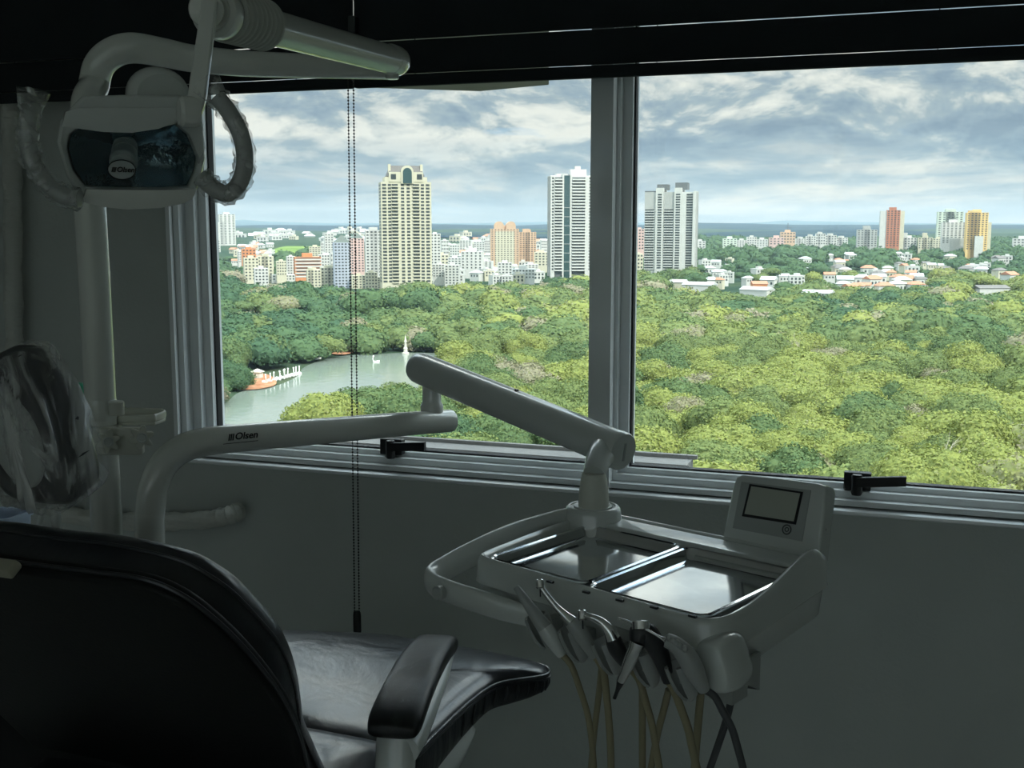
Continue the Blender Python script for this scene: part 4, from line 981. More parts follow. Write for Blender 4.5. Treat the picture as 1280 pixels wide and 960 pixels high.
# --- white balcony tower with a green glass strip, partly behind the post
r, s, H = building('tower', 'white tower with vertical green glass strip and balconies, just left of the window post', 716, 1160, .16, 'tower')
yb = 12; x0 = -30*s
part(r, 'wall', [((-30*s, -yb+2.5, 0), (30*s, yb, H(221))), ((-30*s, -yb, 0), (-25*s, yb, H(222))), ((-15.5*s, -yb, 0), (-13.5*s, yb, H(219))), ((-6*s, -yb, 0), (-3.5*s, yb, H(219))), ((13*s, -yb, 0), (30*s, yb, H(222)))], M['b_white'])
part(r, 'glass_strip', [((-13.4*s, -yb+.4, 0), (-6.1*s, yb-1, H(221)))], M['b_glass'])
nf = 31; fl = lambda k: H(338)+(H(223)-H(338))*k/nf
part(r, 'glass_mullion', [((-13.5*s, -yb+.1, fl(k)-.15), (-6*s, -yb+1, fl(k)+.15)) for k in range(0, 22, 3)], M['b_white'])
windows(r, [(cx_*s, fl(k)+1.9, 2.2*s, 1.7) for k in range(nf-1, -1, -1) for cx_ in (-27.3, 19, 25.5)], -yb)
part(r, 'recess_glass', [((-25*s, -yb+2.3, 0), (-15.5*s, -yb+2.6, H(223))), ((-3.4*s, -yb+2.3, 0), (13*s, -yb+2.6, H(223)))], M['b_dark'])
for nm, a, b in (('balcony', -25, -15.6), ('balcony', -3.4, 12.9)):
    for k in range(nf): part(r, nm, [((a*s, -yb-.9, fl(k)), (b*s, -yb+2.4, fl(k)+1.35))], M['b_pale'])
part(r, 'roof_block', [((-4*s, -4, H(222)), (16*s, 6, H(213))), ((2*s, -2, H(213)), (9*s, 4, H(209))), ((-22*s, -6, H(222)), (-8*s, 6, H(218.5)))], M['b_white'])
# --- grey-white twin-pier tower right of the post
r, s, H = building('tower', 'grey-white tower with two dark roof blocks, just right of the window post', 838.5, 1180, -.14, 'tower')
yb = 13
part(r, 'wall', [((-31*s, -yb+2, 0), (32*s, yb, H(241))), ((-17*s, -yb, 0), (-7.5*s, yb, H(236))), ((6*s, -yb, 0), (15*s, yb, H(236))), ((15*s, -yb+1, 0), (20*s, yb, H(243))), ((29*s, -yb, 0), (32*s, yb, H(240)))], M['b_pale'])
part(r, 'roof_block', [((-16.5*s, -8, H(238)), (-3*s, 8, H(231.5)))], M['b_dark']); part(r, 'roof_block', [((6*s, -8, H(238)), (21*s, 8, H(229.5)))], M['b_dark'])
part(r, 'roof_block', [((-31*s, -yb+2, H(241)), (-18*s, yb-2, H(239.5)))], M['b_dark'])
nf = 30; fl = lambda k: H(336)+(H(243)-H(336))*k/nf
part(r, 'dark_band', [((-31*s, -yb+1.6, H(262)), (-17.2*s, -yb+2.2, H(241))), ((-7.4*s, -yb+1.6, H(262)), (5.9*s, -yb+2.2, H(241)))], M['b_grey'])
windows(r, [(cx_*s, fl(k)+1.6, cw*s, 1.5) for k in range(nf-1, -1, -1) for cx_, cw in ((-12, 5), (10.5, 5.5))], -yb, lim=60)
windows(r, [(cx_*s, fl(k)+1.4, cw*s, 1.7) for k in range(nf-1, -1, -1) for cx_, cw in ((-25, 11), (-1, 11.5), (24.5, 7.5))], -yb+1.9, lim=100)
for k in range(nf-6):
    for a, b in ((-30.6, -18), (-6.6, 5.2)): part(r, 'balcony', [((a*s, -yb+.8, fl(k)-.2), (b*s, -yb+2.1, fl(k)+.75))], M['b_pale'])

def simple(name, label, px0, px1, pt, d, m_, nf=0, nc=0, rot=.0, dep=None, roof=None, ww=.5, wh=.45, pb=None, lim=40, steps=(), wm=None, group=None, cat='building'):
    """a plain slab block: walls, roof parapets / plant room, window grid"""
    CLEAR.append((px0, px1, (pb or 340)-1, d))
    pc = (px0+px1)/2; r, s, H = building(name, label, pc, d, rot, cat, group); w_ = (px1-px0)*s; dep = dep or max(10, w_*.6)
    part(r, 'wall', [((-w_/2, -dep/2, 0), (w_/2, dep/2, H(pt)))]+[((a*w_-w_/2, -dep/2+.0, 0), (b*w_-w_/2, dep/2-1, H(t_))) for a, b, t_ in steps], m_)
    part(r, 'roof_block', [((-w_*.2, -dep*.25, H(pt)), (w_*.18, dep*.25, H(pt)+min(4.5, w_*.15)))], m_)
    if roof == 'pyramid':
        m = MB(); m.loft([[Vector((a*k*w_*.46, b*k*dep*.46, z)) for a, b in ((-1, -1), (1, -1), (1, 1), (-1, 1))] for k, z in ((1, H(pt)), (.12, H(pt)+w_*.42))]); m.build('roof', M['b_groof'], r, 0)
    elif roof == 'arches':
        for cx_ in (-.2, .22):
            a = arch(cx_*w_, H(pt), H(pt)+w_*.26, w_*.17, -dep/2, dep/2); a.build('roof_arch', m_, r, 0)
    if nf:
        pb = pb or 352; fh = (H(pt)-max(0, H(pb)))/nf; z0 = max(0, H(pb)); cwid = w_/nc
        windows(r, [(-w_/2+(j+.5)*cwid, z0+(k+.5)*fh, cwid*ww, fh*wh) for k in range(nf-1, -1, -1) for j in range(nc)], -dep/2, wm, lim=lim)
    return r, s, H, w_, dep
# left pane, from left to right
simple('tower', 'hazy pale twin tower far away at the left edge of the panes', 273, 293, 268, 2600, M['b_pale'], 18, 4, .2, pb=305, steps=((-.1, .3, 278),), cat='tower')
simple('apartment_block', 'low pale block at the very left behind the lake forest', 262, 274, 300, 2100, M['b_pale'], 5, 3, .1, pb=322)
simple('office_building', 'low orange-red flat building in front of the green field', 301, 318, 311, 1500, M['b_orange'], 3, 4, .1, pb=322)
simple('apartment_block', 'cream block with stepped roof standing left of the low white hall', 303, 321, 322, 1240, M['b_cream'], 7, 4, .15, pb=350)
simple('apartment_block', 'tall cream block beside the white one at the forest edge, left part of the town', 321, 340, 320, 1260, M['b_cream'], 8, 4, -.15, pb=352, steps=((.3, .7, 317),))
simple('apartment_block', 'small white block at the forest edge under the cream pair', 316, 333, 335, 1190, M['b_white'], 5, 4, .1, pb=355)
simple('hall', 'long low white hall between the cream blocks and the red-striped building', 338, 366, 343, 1250, M['b_white'], 2, 7, .1, pb=350)
r, s, H, w_, dp = simple('office_building', 'red building with white horizontal stripes left of the bead chain', 367, 399, 321, 1300, M['b_orange'], 0, 0, .12)
for k in range(6): part(r, 'white_band', [((-w_/2-.2, -dp/2-.3, H(346-4.2*k)), (w_/2+.2, -dp/2+.2, H(344.2-4.2*k)))], M['b_white'])
for k in range(6): part(r, 'window_band', [((-w_/2+1, -dp/2-.15, H(343.6-4.2*k)), (w_/2-1, -dp/2+.2, H(342.4-4.2*k)))], M['b_win'])
simple('apartment_block', 'white slab beside the red-striped building', 357, 367, 320, 1330, M['b_pale'], 8, 3, .12, pb=346)
simple('apartment_block', 'white wide block behind the cream row, left of the bead chain', 397, 414, 318, 1420, M['b_white'], 6, 5, .1, pb=340)
simple('apartment_block', 'cream low block in the row at the forest edge, its left end', 382, 399, 337, 1180, M['b_cream'], 6, 4, .12, pb=358, steps=((.1, .4, 334),))
simple('apartment_block', 'cream low block in the row at the forest edge, next to the blue-white tower', 399, 416, 334, 1190, M['b_cream'], 6, 4, .12, pb=358, steps=((.5, .9, 331),))
simple('tower', 'white narrow tower block left of the blue-white tower', 405, 416, 292, 1500, M['b_white'], 14, 3, .1, pb=335, cat='tower')
simple('tower', 'blue-and-white tower with dark pyramid roof behind the bead chain', 416, 437, 303, 1170, M['b_blue'], 15, 5, .14, pb=360, roof='pyramid', lim=60, ww=.55, cat='tower')
simple('tower', 'pinkish tower with dark roof right behind the bead chain', 437, 454, 298, 1400, M['b_pink'], 13, 4, .14, pb=340, roof='pyramid', cat='tower')
simple('tower', 'white tower block standing left of the tallest cream tower', 456, 476, 288, 1330, M['b_white'], 16, 4, .12, pb=350, steps=((.25, .75, 284),), cat='tower')
for i, (a, b, t_, lb) in enumerate(((438, 455, 344, 'left'), (455, 470, 340, 'middle'), (470, 484, 346, 'right'))):
    simple('apartment_block', 'cream low block at the foot of the tallest tower, %s one of the three' % lb, a, b, t_, 1165, M['b_cream'], 5, 4, .1, pb=360)
simple('tower', 'white block hard behind the right side of the tallest cream tower', 537, 550, 292, 1300, M['b_white'], 14, 3, .1, pb=345, cat='tower')
simple('apartment_block', 'grey-white block with rounded top low at the forest edge right of the tallest tower', 556, 574, 331, 1190, M['b_pale'], 7, 4, -.1, pb=355)
simple('apartment_block', 'white cube-like block between the tallest tower and the peach pair', 577, 604, 314, 1350, M['b_white'], 6, 5, -.16, pb=336, ww=.35)
simple('apartment_block', 'cream block in the trees right of the tallest tower', 541, 560, 318, 1420, M['b_cream'], 5, 4, .1, pb=338)
r, s, H, w_, dp = simple('tower', 'wide peach tower with twin arched roof tops', 613, 648, 286, 1500, M['b_peach'], 17, 9, .05, pb=331, roof='arches', ww=.45, wh=.4, lim=100, cat='tower')
part(r, 'front_panel', [((-w_*.34, -dp/2-.06, 0), (w_*.34, -dp/2+.2, H(289)))], M['b_cream'])
simple('tower', 'narrow peach tower right beside the wide one', 649, 670, 290, 1520, M['b_peach'], 16, 6, .05, pb=331, steps=((.2, .6, 286),), lim=90, cat='tower')
simple('apartment_block', 'pale yellow low block between the peach towers and the balcony tower', 668, 686, 315, 1480, M['b_cream'], 5, 4, .05, pb=332)
simple('apartment_block', 'white stepped block below the peach towers', 622, 640, 328, 1300, M['b_white'], 4, 4, .05, pb=342)
simple('apartment_block', 'white low block at the forest edge under the peach towers', 640, 668, 336, 1210, M['b_pale'], 3, 7, .05, pb=348)
# right pane
simple('apartment_block', 'pinkish block hard against the window post on the right pane', 794, 805, 286, 1500, M['b_pink'], 7, 3, .1, pb=312)
simple('apartment_block', 'low beige block under the pinkish one beside the window post', 793, 804, 317, 1320, M['b_cream'], 4, 3, .1, pb=336)
simple('apartment_block', 'white block peeping out at the right of the grey-white tower', 869, 882, 301, 2100, M['b_white'], 3, 3, .1, pb=310)
for i, (a, b, t_, mm, lb) in enumerate(((904, 921, 298, 'b_mint', 'mint green'), (921, 934, 300, 'b_white', 'plain white'), (934, 946, 296, 'b_white', 'taller white'), (946, 960, 299, 'b_pale', 'pale grey'))):
    simple('apartment_block', '%s block in the far row above the trees right of the grey-white tower' % lb, a, b, t_, 2300, M[mm], 4, 4, .1, pb=308, lim=16)
simple('apartment_block', 'pink low building at the foot of the reddish tower frame', 962, 980, 297, 2250, M['b_pink'], 3, 4, .1, pb=306, lim=12)
r, s, H, w_, dp = simple('building_frame', 'brownish half-built tower frame with a mast above the far white row', 976, 994, 290, 2350, M['b_peach'], 4, 5, .1, pb=304, lim=20)
m = MB(); m.tube([(0, 0, H(290)), (0, 0, H(279))], .7, 8); m.build('mast', M['b_dark'], r, 0); m = MB(); m.tube([(-3*s, 0, H(284)), (5*s, 0, H(284))], .5, 6); m.build('jib', M['b_dark'], r, 0)
for i, (a, b, t_, lb) in enumerate(((995, 1008, 298, 'at its left end'), (1008, 1020, 295, 'second from the left'), (1020, 1032, 292, 'tallest one in the middle'), (1032, 1046, 294, 'second from the right'), (1046, 1060, 297, 'at its right end'))):
    simple('apartment_block', 'white block in the jagged row, %s' % lb, a, b, t_, 2300, M['b_white'], 4, 4, .1, pb=306, lim=16, steps=((.2, .5, t_-2.2),))
simple('tower', 'grey tower block left of the brick-red tower', 1072, 1096, 287, 2000, M['b_grey'], 8, 6, .1, pb=308, steps=((.3, .62, 282),), lim=48, cat='tower')
r, s, H, w_, dp = simple('tower', 'brick-red tower with white corners on the right of the view', 1108, 1124, 263, 1850, M['b_brick'], 17, 4, .12, pb=308, steps=((.2, .7, 259.5),), lim=70, cat='tower')
part(r, 'white_wing', [((-w_*.98, -dp*.4, 0), (-w_*.5, dp*.5, H(264)))], M['b_white']); part(r, 'white_wing', [((w_*.5, -dp*.42, 0), (w_*.82, dp*.5, H(264)))], M['b_cream'])
simple('apartment_block', 'white stepped block right beside the brick-red tower', 1127, 1146, 297, 1900, M['b_white'], 4, 5, .1, pb=309, steps=((.1, .4, 291),))
simple('apartment_block', 'low cream block with two roof towers, left of the white-and-mint tower', 1149, 1166, 297, 1880, M['b_cream'], 5, 5, .1, pb=311, steps=((.3, .6, 291),))
simple('apartment_block', 'low cream block with flat roof, hard left of the white-and-mint tower', 1167, 1181, 298, 1870, M['b_cream'], 5, 4, .1, pb=311)
simple('tower', 'mint-green tower behind the white one on the right', 1172, 1202, 265, 1900, M['b_mint'], 16, 6, .1, pb=308, steps=((.3, .7, 262),), lim=80, cat='tower')
r, s, H, w_, dp = simple('tower', 'white tower with dark base standing in front of the mint-green tower', 1178, 1206, 278, 1800, M['b_white'], 12, 6, .1, pb=304, lim=60, cat='tower')
part(r, 'dark_base', [((-w_*.15, -dp/2-.6, 0), (w_*.46, -dp/2+.5, H(298)))], M['b_grey'])
r, s, H, w_, dp = simple('tower', 'ochre yellow tower furthest right of the tall ones', 1208, 1233, 266, 1750, M['b_gold'], 17, 6, .16, pb=312, steps=((.1, .6, 263.5),), lim=90, cat='tower')
part(r, 'side_wing', [((w_*.42, -dp*.3, 0), (w_*.68, dp*.5, H(278)))], M['b_cream']); part(r, 'grey_annex', [((-w_*.1, -dp*.5-4, 0), (w_*.3, -dp*.5, H(295)))], M['b_pale'])
simple('apartment_block', 'white block cut by the right edge of the photo', 1268, 1290, 298, 2000, M['b_white'], 3, 5, .1, pb=308)
# sheds and bigger roofs at the forest edge on the right
def shed(label, px0, px1, pyr, d, rot, mw, mr, h=6, dep=14, rise=2.2, name='shed'):
    CLEAR.append((px0, px1, pyr+7, d+15))
    pc = (px0+px1)/2; r, s, H = building(name, label, pc, d, rot); w_ = (px1-px0)*s/2; zr = H(pyr); z0 = zr-rise
    part(r, 'wall', [((-w_, -dep/2, 0), (w_, dep/2, z0))], mw)
    m = MB(); m.loft([[Vector((x, -dep/2-.5, z0-.2)), Vector((x, 0, zr)), Vector((x, dep/2+.5, z0-.2)), Vector((x, dep/2+.5, z0-.5)), Vector((x, -dep/2-.5, z0-.5))] for x in (-w_-.5, w_+.5)]); m.build('roof', mr, r, 0)
for a in (('long white metal-roofed shed right of the grey-white tower at the forest edge', 857, 896, 352, 1010, -.35, 'b_white', 'b_metal', 16),
          ('small cream shed left of the long metal-roofed one', 838, 860, 349, 1060, -.3, 'b_cream', 'b_metal', 12),
          ('white shed with slanting roof in the trees below the far white row', 930, 968, 358, 960, -.5, 'b_white', 'b_metal', 14),
          ('flat pale shed roof among the crowns left of the display', 1008, 1044, 362, 930, -.2, 'b_white', 'b_metal', 16),
          ('shed with long pale roof half hidden at the forest edge', 968, 992, 366, 915, -.45, 'b_cream', 'b_metal', 10),
          ('white gabled hall with grey roof far right at the forest edge', 1222, 1262, 356, 1010, .5, 'b_white', 'b_slate', 18)):
    shed(a[0], a[1], a[2], a[3], a[4], a[5], M[a[6]], M[a[7]], dep=a[8])
shed('orange-walled house with clay roof beside the slanting shed', 942, 960, 351, 1000, .2, M['b_orange'], M['b_tile'], dep=12, name='house')
# houses: one mesh each, walls and tiled or flat roof
def housemesh(k):
    m = MB(); hw, hd, h = 6, 5, (5.5 if k != 2 else 8)
    m.box((-hw, -hd, -6), (hw, hd, h), 0)
    if k == 0: m.loft([[Vector((a, b, z)) for a, b in ((-x, -y), (x, -y), (x, y), (-x, y))] for x, y, z in ((hw+.7, hd+.7, h), (hw*.45, .3, h+2.6))], mi=1)
    elif k == 1: m.loft([[Vector((x, -hd-.7, h)), Vector((x, 0, h+2.8)), Vector((x, hd+.7, h))] for x in (-hw-.5, hw+.5)], mi=1)
    else: m.box((-hw*.3, -hd*.4, h), (hw*.4, hd*.5, h+2.2), 0); m.box((-hw-.2, -hd-.2, h), (hw+.2, hd+.2, h+.3), 1)
    for x in (-3.6, 0, 3.6):
        m.box((x-.9, -hd-.08, 1.4), (x+.9, -hd+.1, 3.4), 2)
        if k == 2: m.box((x-.9, -hd-.08, 4.6), (x+.9, -hd+.1, 6.6), 2)
    return m
HM = {}
def house(px, py, d, k, roof, wall, sc_, rot, label, group):
    key = (k, roof, wall)
    if key not in HM: o = housemesh(k).build('house', [M[wall], M[roof], M['b_win']], None, 0); HM[key] = o.data
    else: o = bpy.data.objects.new('house', HM[key]); C.objects.link(o)
    g = ground_at(px, d); zt = ZC+(281-py)*d/1427.
    o.location = (g.x, g.y, zt-6*sc_); o.rotation_euler = (0, 0, YAW+rot); o.scale = (sc_, sc_, sc_*1.0)
    tag(o, label, 'house', group)
def dist_at(px, py, zoff=0):
    d = 1500.; l = (px-640)/1427.
    for _ in range(40): d = .5*d+.5*max(300, (ZC-float(terr(np.array(d), np.array(l)))-zoff)*1427/max(py-281, 3))
    return min(d, 6000)
rh = random.Random(21)
RN = {'b_tile': 'clay-roofed', 'b_metal': 'pale metal-roofed', 'b_white': 'flat-roofed white', 'b_slate': 'grey-roofed'}
def scatter(n, px0, px1, py0, py1, where, sc0, sc1, roofs, lift=0):
    for i in range(n):
        for _ in range(30):
            px, py = rh.uniform(px0, px1), rh.uniform(py0, py1)
            if not any(a-3 < px < b+3 and py > t_ for a, b, t_ in ((474, 540, 0), (685, 800, 0), (340, 440, 300))): break
        rf = rh.choice(roofs); k = 2 if rf == 'b_white' else rh.choice((0, 1)); wl = rh.choice(('b_white', 'b_pale', 'b_cream', 'b_pale'))
        d = dist_at(px, py, lift); sc_ = rh.uniform(sc0, sc1)*max(1, d/1700.)
        hp_ = 6*sc_*1427/d; CLEAR.append((px-hp_*.6, px+hp_*.6, py+hp_*(.8 if px < 760 else .25), d-8))
        house(px, py, d, k, rf, wl, sc_, rh.uniform(-.6, .6), '%s house %s' % (RN[rf], where), '%s houses %s' % (RN[rf], where))
scatter(46, 296, 470, 287, 300, 'in the hazy far suburb left of the tallest tower', .9, 1.5, ['b_white', 'b_metal', 'b_white'], 7)
scatter(34, 290, 362, 304, 330, 'on the slope beside the green field', .8, 1.2, ['b_white', 'b_metal', 'b_tile'], 8)
scatter(60, 540, 690, 292, 326, 'around the peach towers', .9, 1.6, ['b_white', 'b_metal', 'b_tile', 'b_white'], 8)
scatter(40, 540, 690, 326, 347, 'at the forest edge below the peach towers', .8, 1.2, ['b_white', 'b_metal', 'b_white'], 10)
scatter(48, 1030, 1278, 316, 349, 'among the dark trees below the brick-red tower', .8, 1.3, ['b_tile', 'b_metal', 'b_white', 'b_slate'], 10)
scatter(20, 880, 1030, 322, 350, 'among the trees behind the long metal shed', .8, 1.2, ['b_tile', 'b_metal', 'b_white'], 10)
scatter(14, 1020, 1160, 343, 358, 'at the forest edge below the jagged white row', .9, 1.3, ['b_tile', 'b_tile', 'b_metal'], 11)
# more blocks of flats filling the left part of the town
rb = random.Random(5)
for i, (a, b, t_, pb_) in enumerate(((344, 356, 326, 344), (412, 420, 316, 345), (476, 480, 300, 345), (541, 549, 306, 340), (551, 560, 300, 322), (562, 574, 306, 322), (575, 590, 300, 312), (592, 606, 302, 314), (604, 612, 318, 334), (560, 577, 322, 336),
        (541, 556, 330, 346), (596, 616, 326, 338), (676, 685, 300, 318), (606, 613, 300, 316), (655, 672, 330, 342), (296, 303, 314, 328), (386, 400, 308, 320), (400, 408, 303, 322))):
    mm = rb.choice(('b_white', 'b_white', 'b_cream', 'b_pale'))
    simple('apartment_block', '%s block of flats packed between the larger buildings of the left town' % {'b_white': 'white', 'b_cream': 'cream', 'b_pale': 'pale grey'}[mm], a, b, t_, max(1195, min(2300, dist_at((a+b)/2, pb_, 9))), M[mm], 5, 4, rb.uniform(-.2, .2), pb=pb_, lim=20, group='%s blocks packed between larger buildings' % {'b_white': 'white', 'b_cream': 'cream', 'b_pale': 'pale grey'}[mm])
# ------------------------------------------------------------------ trees
def inpoly(x, y, poly):
    c = np.zeros(len(x), bool); j = len(poly)-1
    for i in range(len(poly)):
        xi, yi = poly[i]; xj, yj = poly[j]
        c ^= ((yi > y) != (yj > y)) & (x < (xj-xi)*(y-yi)/(yj-yi+1e-9)+xi); j = i
    return c
def crown_proto(seed, sub, nq, q, flat=.62):
    """a lobed tree crown: solid core and leaf tufts, unit radius, base at z = 0"""
    r = np.random.RandomState(seed)
    nl = r.randint(9, 15); lob = []
    for i in range(nl):
        a = r.uniform(0, 2*PI); e = r.uniform(.05, 1)**.8; rad = math.sqrt(1-e*e)*.66
        lob.append((rad*math.cos(a), rad*math.sin(a), e*.52, r.uniform(.30, .50)))
    lob.append((0, 0, .1, .62)); lob = np.array(lob)
    def rad_of(dirs):
        out = np.full(len(dirs), .42)
        for cx_, cy_, cz_, q_ in lob:
            c = np.array([cx_, cy_, cz_]); b = dirs@c; disc = q_*q_-(c@c)+b*b
            v = np.where(disc > 0, b+np.sqrt(np.maximum(disc, 0)), 0); out = np.maximum(out, v)
        return out
    import bmesh
    bm = bmesh.new(); bmesh.ops.create_icosphere(bm, subdivisions=sub, radius=1)
    dv_ = np.array([v.co[:] for v in bm.verts]); fc = np.array([[v.index for v in f.verts] for f in bm.faces]); bm.free()
    dv_ /= np.linalg.norm(dv_, axis=1)[:, None]
    core = dv_*(rad_of(dv_)*.95)[:, None]
    core[:, 2] = np.where(core[:, 2] < 0, core[:, 2]*.45, core[:, 2])
    dq = r.randn(nq, 3); dq[:, 2] = np.abs(dq[:, 2])-.25; dq /= np.linalg.norm(dq, axis=1)[:, None]
    cq = dq*(rad_of(dq)*r.uniform(.93, 1.07, nq))[:, None]
    nn = dq+r.randn(nq, 3)*.48; nn /= np.linalg.norm(nn, axis=1)[:, None]
    t = np.cross(nn, r.randn(nq, 3)); t /= np.linalg.norm(t, axis=1)[:, None]; b = np.cross(nn, t)
    sz = q*r.uniform(.55, 1.25, nq)[:, None]; el = r.uniform(.5, 1, nq)[:, None]
    qv = np.stack([cq-t*sz-b*sz*el*.4, cq+t*sz*.5-b*sz*el, cq+t*sz+b*sz*el*.4, cq-t*sz*.5+b*sz*el], 1).reshape(-1, 3)
    V_ = np.concatenate([core, qv]); V_[:, 2] = V_[:, 2]*flat*1.25+.05
    return V_, fc, (len(core)+np.arange(nq*4).reshape(-1, 4))
def mesh_np(name, V_, tris, quads, mats, tint=None):
    me = bpy.data.meshes.new(name); nt_, nq_ = len(tris), len(quads)
    me.vertices.add(len(V_)); me.vertices.foreach_set('co', V_.astype(np.float32).ravel())
    lp = np.concatenate([np.asarray(tris).ravel(), np.asarray(quads).ravel()]).astype(np.int32)
    me.loops.add(len(lp)); me.loops.foreach_set('vertex_index', lp)
    me.polygons.add(nt_+nq_); st = np.concatenate([np.arange(nt_)*3, nt_*3+np.arange(nq_)*4]).astype(np.int32)
    me.polygons.foreach_set('loop_start', st)
    if tint is not None:
        at = me.attributes.new('tint', 'FLOAT', 'POINT'); at.data.foreach_set('value', tint.astype(np.float32))
    for q in mats: me.materials.append(q)
    me.update(calc_edges=True); me.validate(); return me
TB = .0
ramp_t = [(0, (.070, .130, .075)), (.25, (.105, .168, .078)), (.45, (.155, .206, .085)), (.62, (.205, .248, .090)), (.78, (.29, .325, .095)), (.88, (.25, .255, .14)), (1, (.31, .285, .20))]
STUFF = leafy('forest_foliage', ramp_t, .55, tint='tint', trans=.2)
KINDS_ = {'dark': (.12, 'dark green'), 'mid': (.34, 'mid green'), 'olive': (.52, 'olive green'), 'lime': (.74, 'bright yellow-green'), 'brown': (.95, 'dry brownish')}
def tree_positions():
    out = []
    d = 225.
    while d < 2700:
        s = 13.5+.0075*(d-240) if d < 1190 else 22+.012*(d-1190)
        l0, l1 = (40-640)/1427., (1500-640)/1427.
        n = int((l1-l0)*d/s)+1
        for i in range(n):
            l = l0+(l1-l0)*(i+rs.uniform(.1, .9))/n; dd = d+rs.uniform(-.45, .45)*s
            out.append((dd, l, s))
        d += s*.92
    return np.array(out)
TP = tree_positions()
tx, ty = world_xy(TP[:, 0], TP[:, 1]); tz = terr(TP[:, 0], TP[:, 1])
bpx = 640+1427*TP[:, 1]; bpy_ = 281+(ZC-tz)*1427/TP[:, 0]
LKp = [(p.x, p.y) for p in sp([Vector((a, b, 0)) for a, b in LK], 4, closed=True)]
keep = ~inpoly(bpx, bpy_, LKp)
BK = [(286, 490), (290, 472), (312, 464), (345, 464), (376, 462), (376, 478), (345, 488)]
keep &= ~inpoly(bpx, bpy_, BK)
edge_d = np.where(bpx < 745, 1090-60*np.sin(bpx*.02), 1180)
town = (TP[:, 0] > edge_d)
keep &= ~(town & (bpx < 790) & (rs.rand(len(TP)) > .42))
keep &= ~(town & (bpx >= 790) & (rs.rand(len(TP)) > .74))
FD = [(335, 318), (345, 308), (375, 303), (415, 301), (445, 305), (448, 318), (400, 323), (360, 323)]
keep &= ~inpoly(bpx, bpy_, FD)
TP, tx, ty, tz, bpx, bpy_ = TP[keep], tx[keep], ty[keep], tz[keep], bpx[keep], bpy_[keep]; town = town[keep]
TRAD = TP[:, 2]*rs.uniform(.50, .95, len(TP))
TRAD = np.where(town, TRAD*.72, TRAD)
# what kind of tree grows where: darker round the lake and at the far edge, yellower towards the near right
tt = np.clip(.33+.20*sm(-.25, .35, TP[:, 1])+.13*np.sin(tx*.013+ty*.006)+.17*rs.randn(len(TP)), .02, .82)
tt = np.where((TP[:, 1] < -.06) & (TP[:, 0] > 430), np.clip(tt-.09, .02, .8), tt)
tt = np.where(town, np.clip(.10+.10*rs.rand(len(TP)), .02, .8), tt)
near = TP[:, 0] < 430
tt = np.where(near, np.clip(tt+.05, .05, .84), tt)
dry = rs.rand(len(TP)) < .085
tt = np.where(dry & ~town, rs.uniform(.88, 1, len(TP)), tt)
HT = np.where(town, rs.uniform(3, 6, len(TP)), rs.uniform(5.5, 12.5, len(TP)))     # height of the underside of the crown
lakeside = (TP[:, 1] < -.05) & (TP[:, 0] > 370) & (TP[:, 0] < 800)
HT = np.where(lakeside, rs.uniform(.5, 6, len(TP)), HT)
top_py = 281+(ZC-(tz+HT+TRAD*.8))*1427/TP[:, 0]
ok = np.ones(len(TP), bool); rpx = TRAD*1427/TP[:, 0]
for a, b, yb_, d_ in CLEAR:
    ok &= ~((TP[:, 0] < d_) & (TP[:, 0] > 860) & (bpx > a-rpx*.75) & (bpx < b+rpx*.75) & (top_py < yb_))
TP, tx, ty, tz, bpx, bpy_, town, TRAD, tt, HT, top_py = [q[ok] for q in (TP, tx, ty, tz, bpx, bpy_, town, TRAD, tt, HT, top_py)]
order = np.argsort(TP[:, 0])
# visible in the panes: not below the sill, not behind the post
sill_y = np.interp(bpx, [262, 790, 1280], [535, 578, 612])
vis = (bpx > 268) & (bpx < 1290) & ~((bpx > 742) & (bpx < 788)) & (top_py < sill_y-3)
near_ids = [i for i in order if vis[i]][:290]
protoN = {}
for kname, (tv, _) in KINDS_.items():
    mt = leafy('foliage_'+kname, ramp_t, .55, tint='tint', trans=.2)
    for s_ in range(3):
        V_, t_, q_ = crown_proto(100+s_*7+len(kname), 4, 4200, .034, .60+.05*s_)
        vt = np.full(len(V_), tv)+np.repeat(np.random.RandomState(s_).uniform(-.10, .10, 1), len(V_)); nc = len(V_)-4*len(q_)
        vt[nc:] += np.repeat(np.random.RandomState(s_+3).uniform(-.10, .10, len(q_)), 4)
        protoN[(kname, s_)] = mesh_np('tree', V_, t_, q_, [mt], np.clip(vt, 0, 1))
def kind_of(t): return 'brown' if t > .86 else 'lime' if t > .62 else 'olive' if t > .43 else 'mid' if t > .24 else 'dark'
ROW = [(470, 'far back, level with the lake'), (530, 'in the middle of the canopy below the lake level'), (2000, 'low down, just above the window sill')]
shp = ['flat-topped', 'rounded', 'tall domed']
for i in near_ids:
    k = kind_of(tt[i]); s_ = int(rs.randint(3))
    o = bpy.data.objects.new('tree', protoN[(k, s_)]); C.objects.link(o)
    R = TRAD[i]; o.location = (tx[i], ty[i], tz[i]+HT[i]); o.rotation_euler = (0, 0, rs.uniform(0, 6.28)); o.scale = (R, R*rs.uniform(.85, 1.1), R*rs.uniform(.9, 1.25))
    pane = 'outside the lake-side pane' if bpx[i] < 742 else 'outside the display-side pane'
    row = 'just above the sill' if top_py[i] > sill_y[i]-45 else 'higher up the canopy'
    tag(o, '%s %s tree %s, %s' % (KINDS_[k][1], shp[s_], pane, row), 'tree', '%s %s trees %s, %s' % (KINDS_[k][1], shp[s_], pane, row))
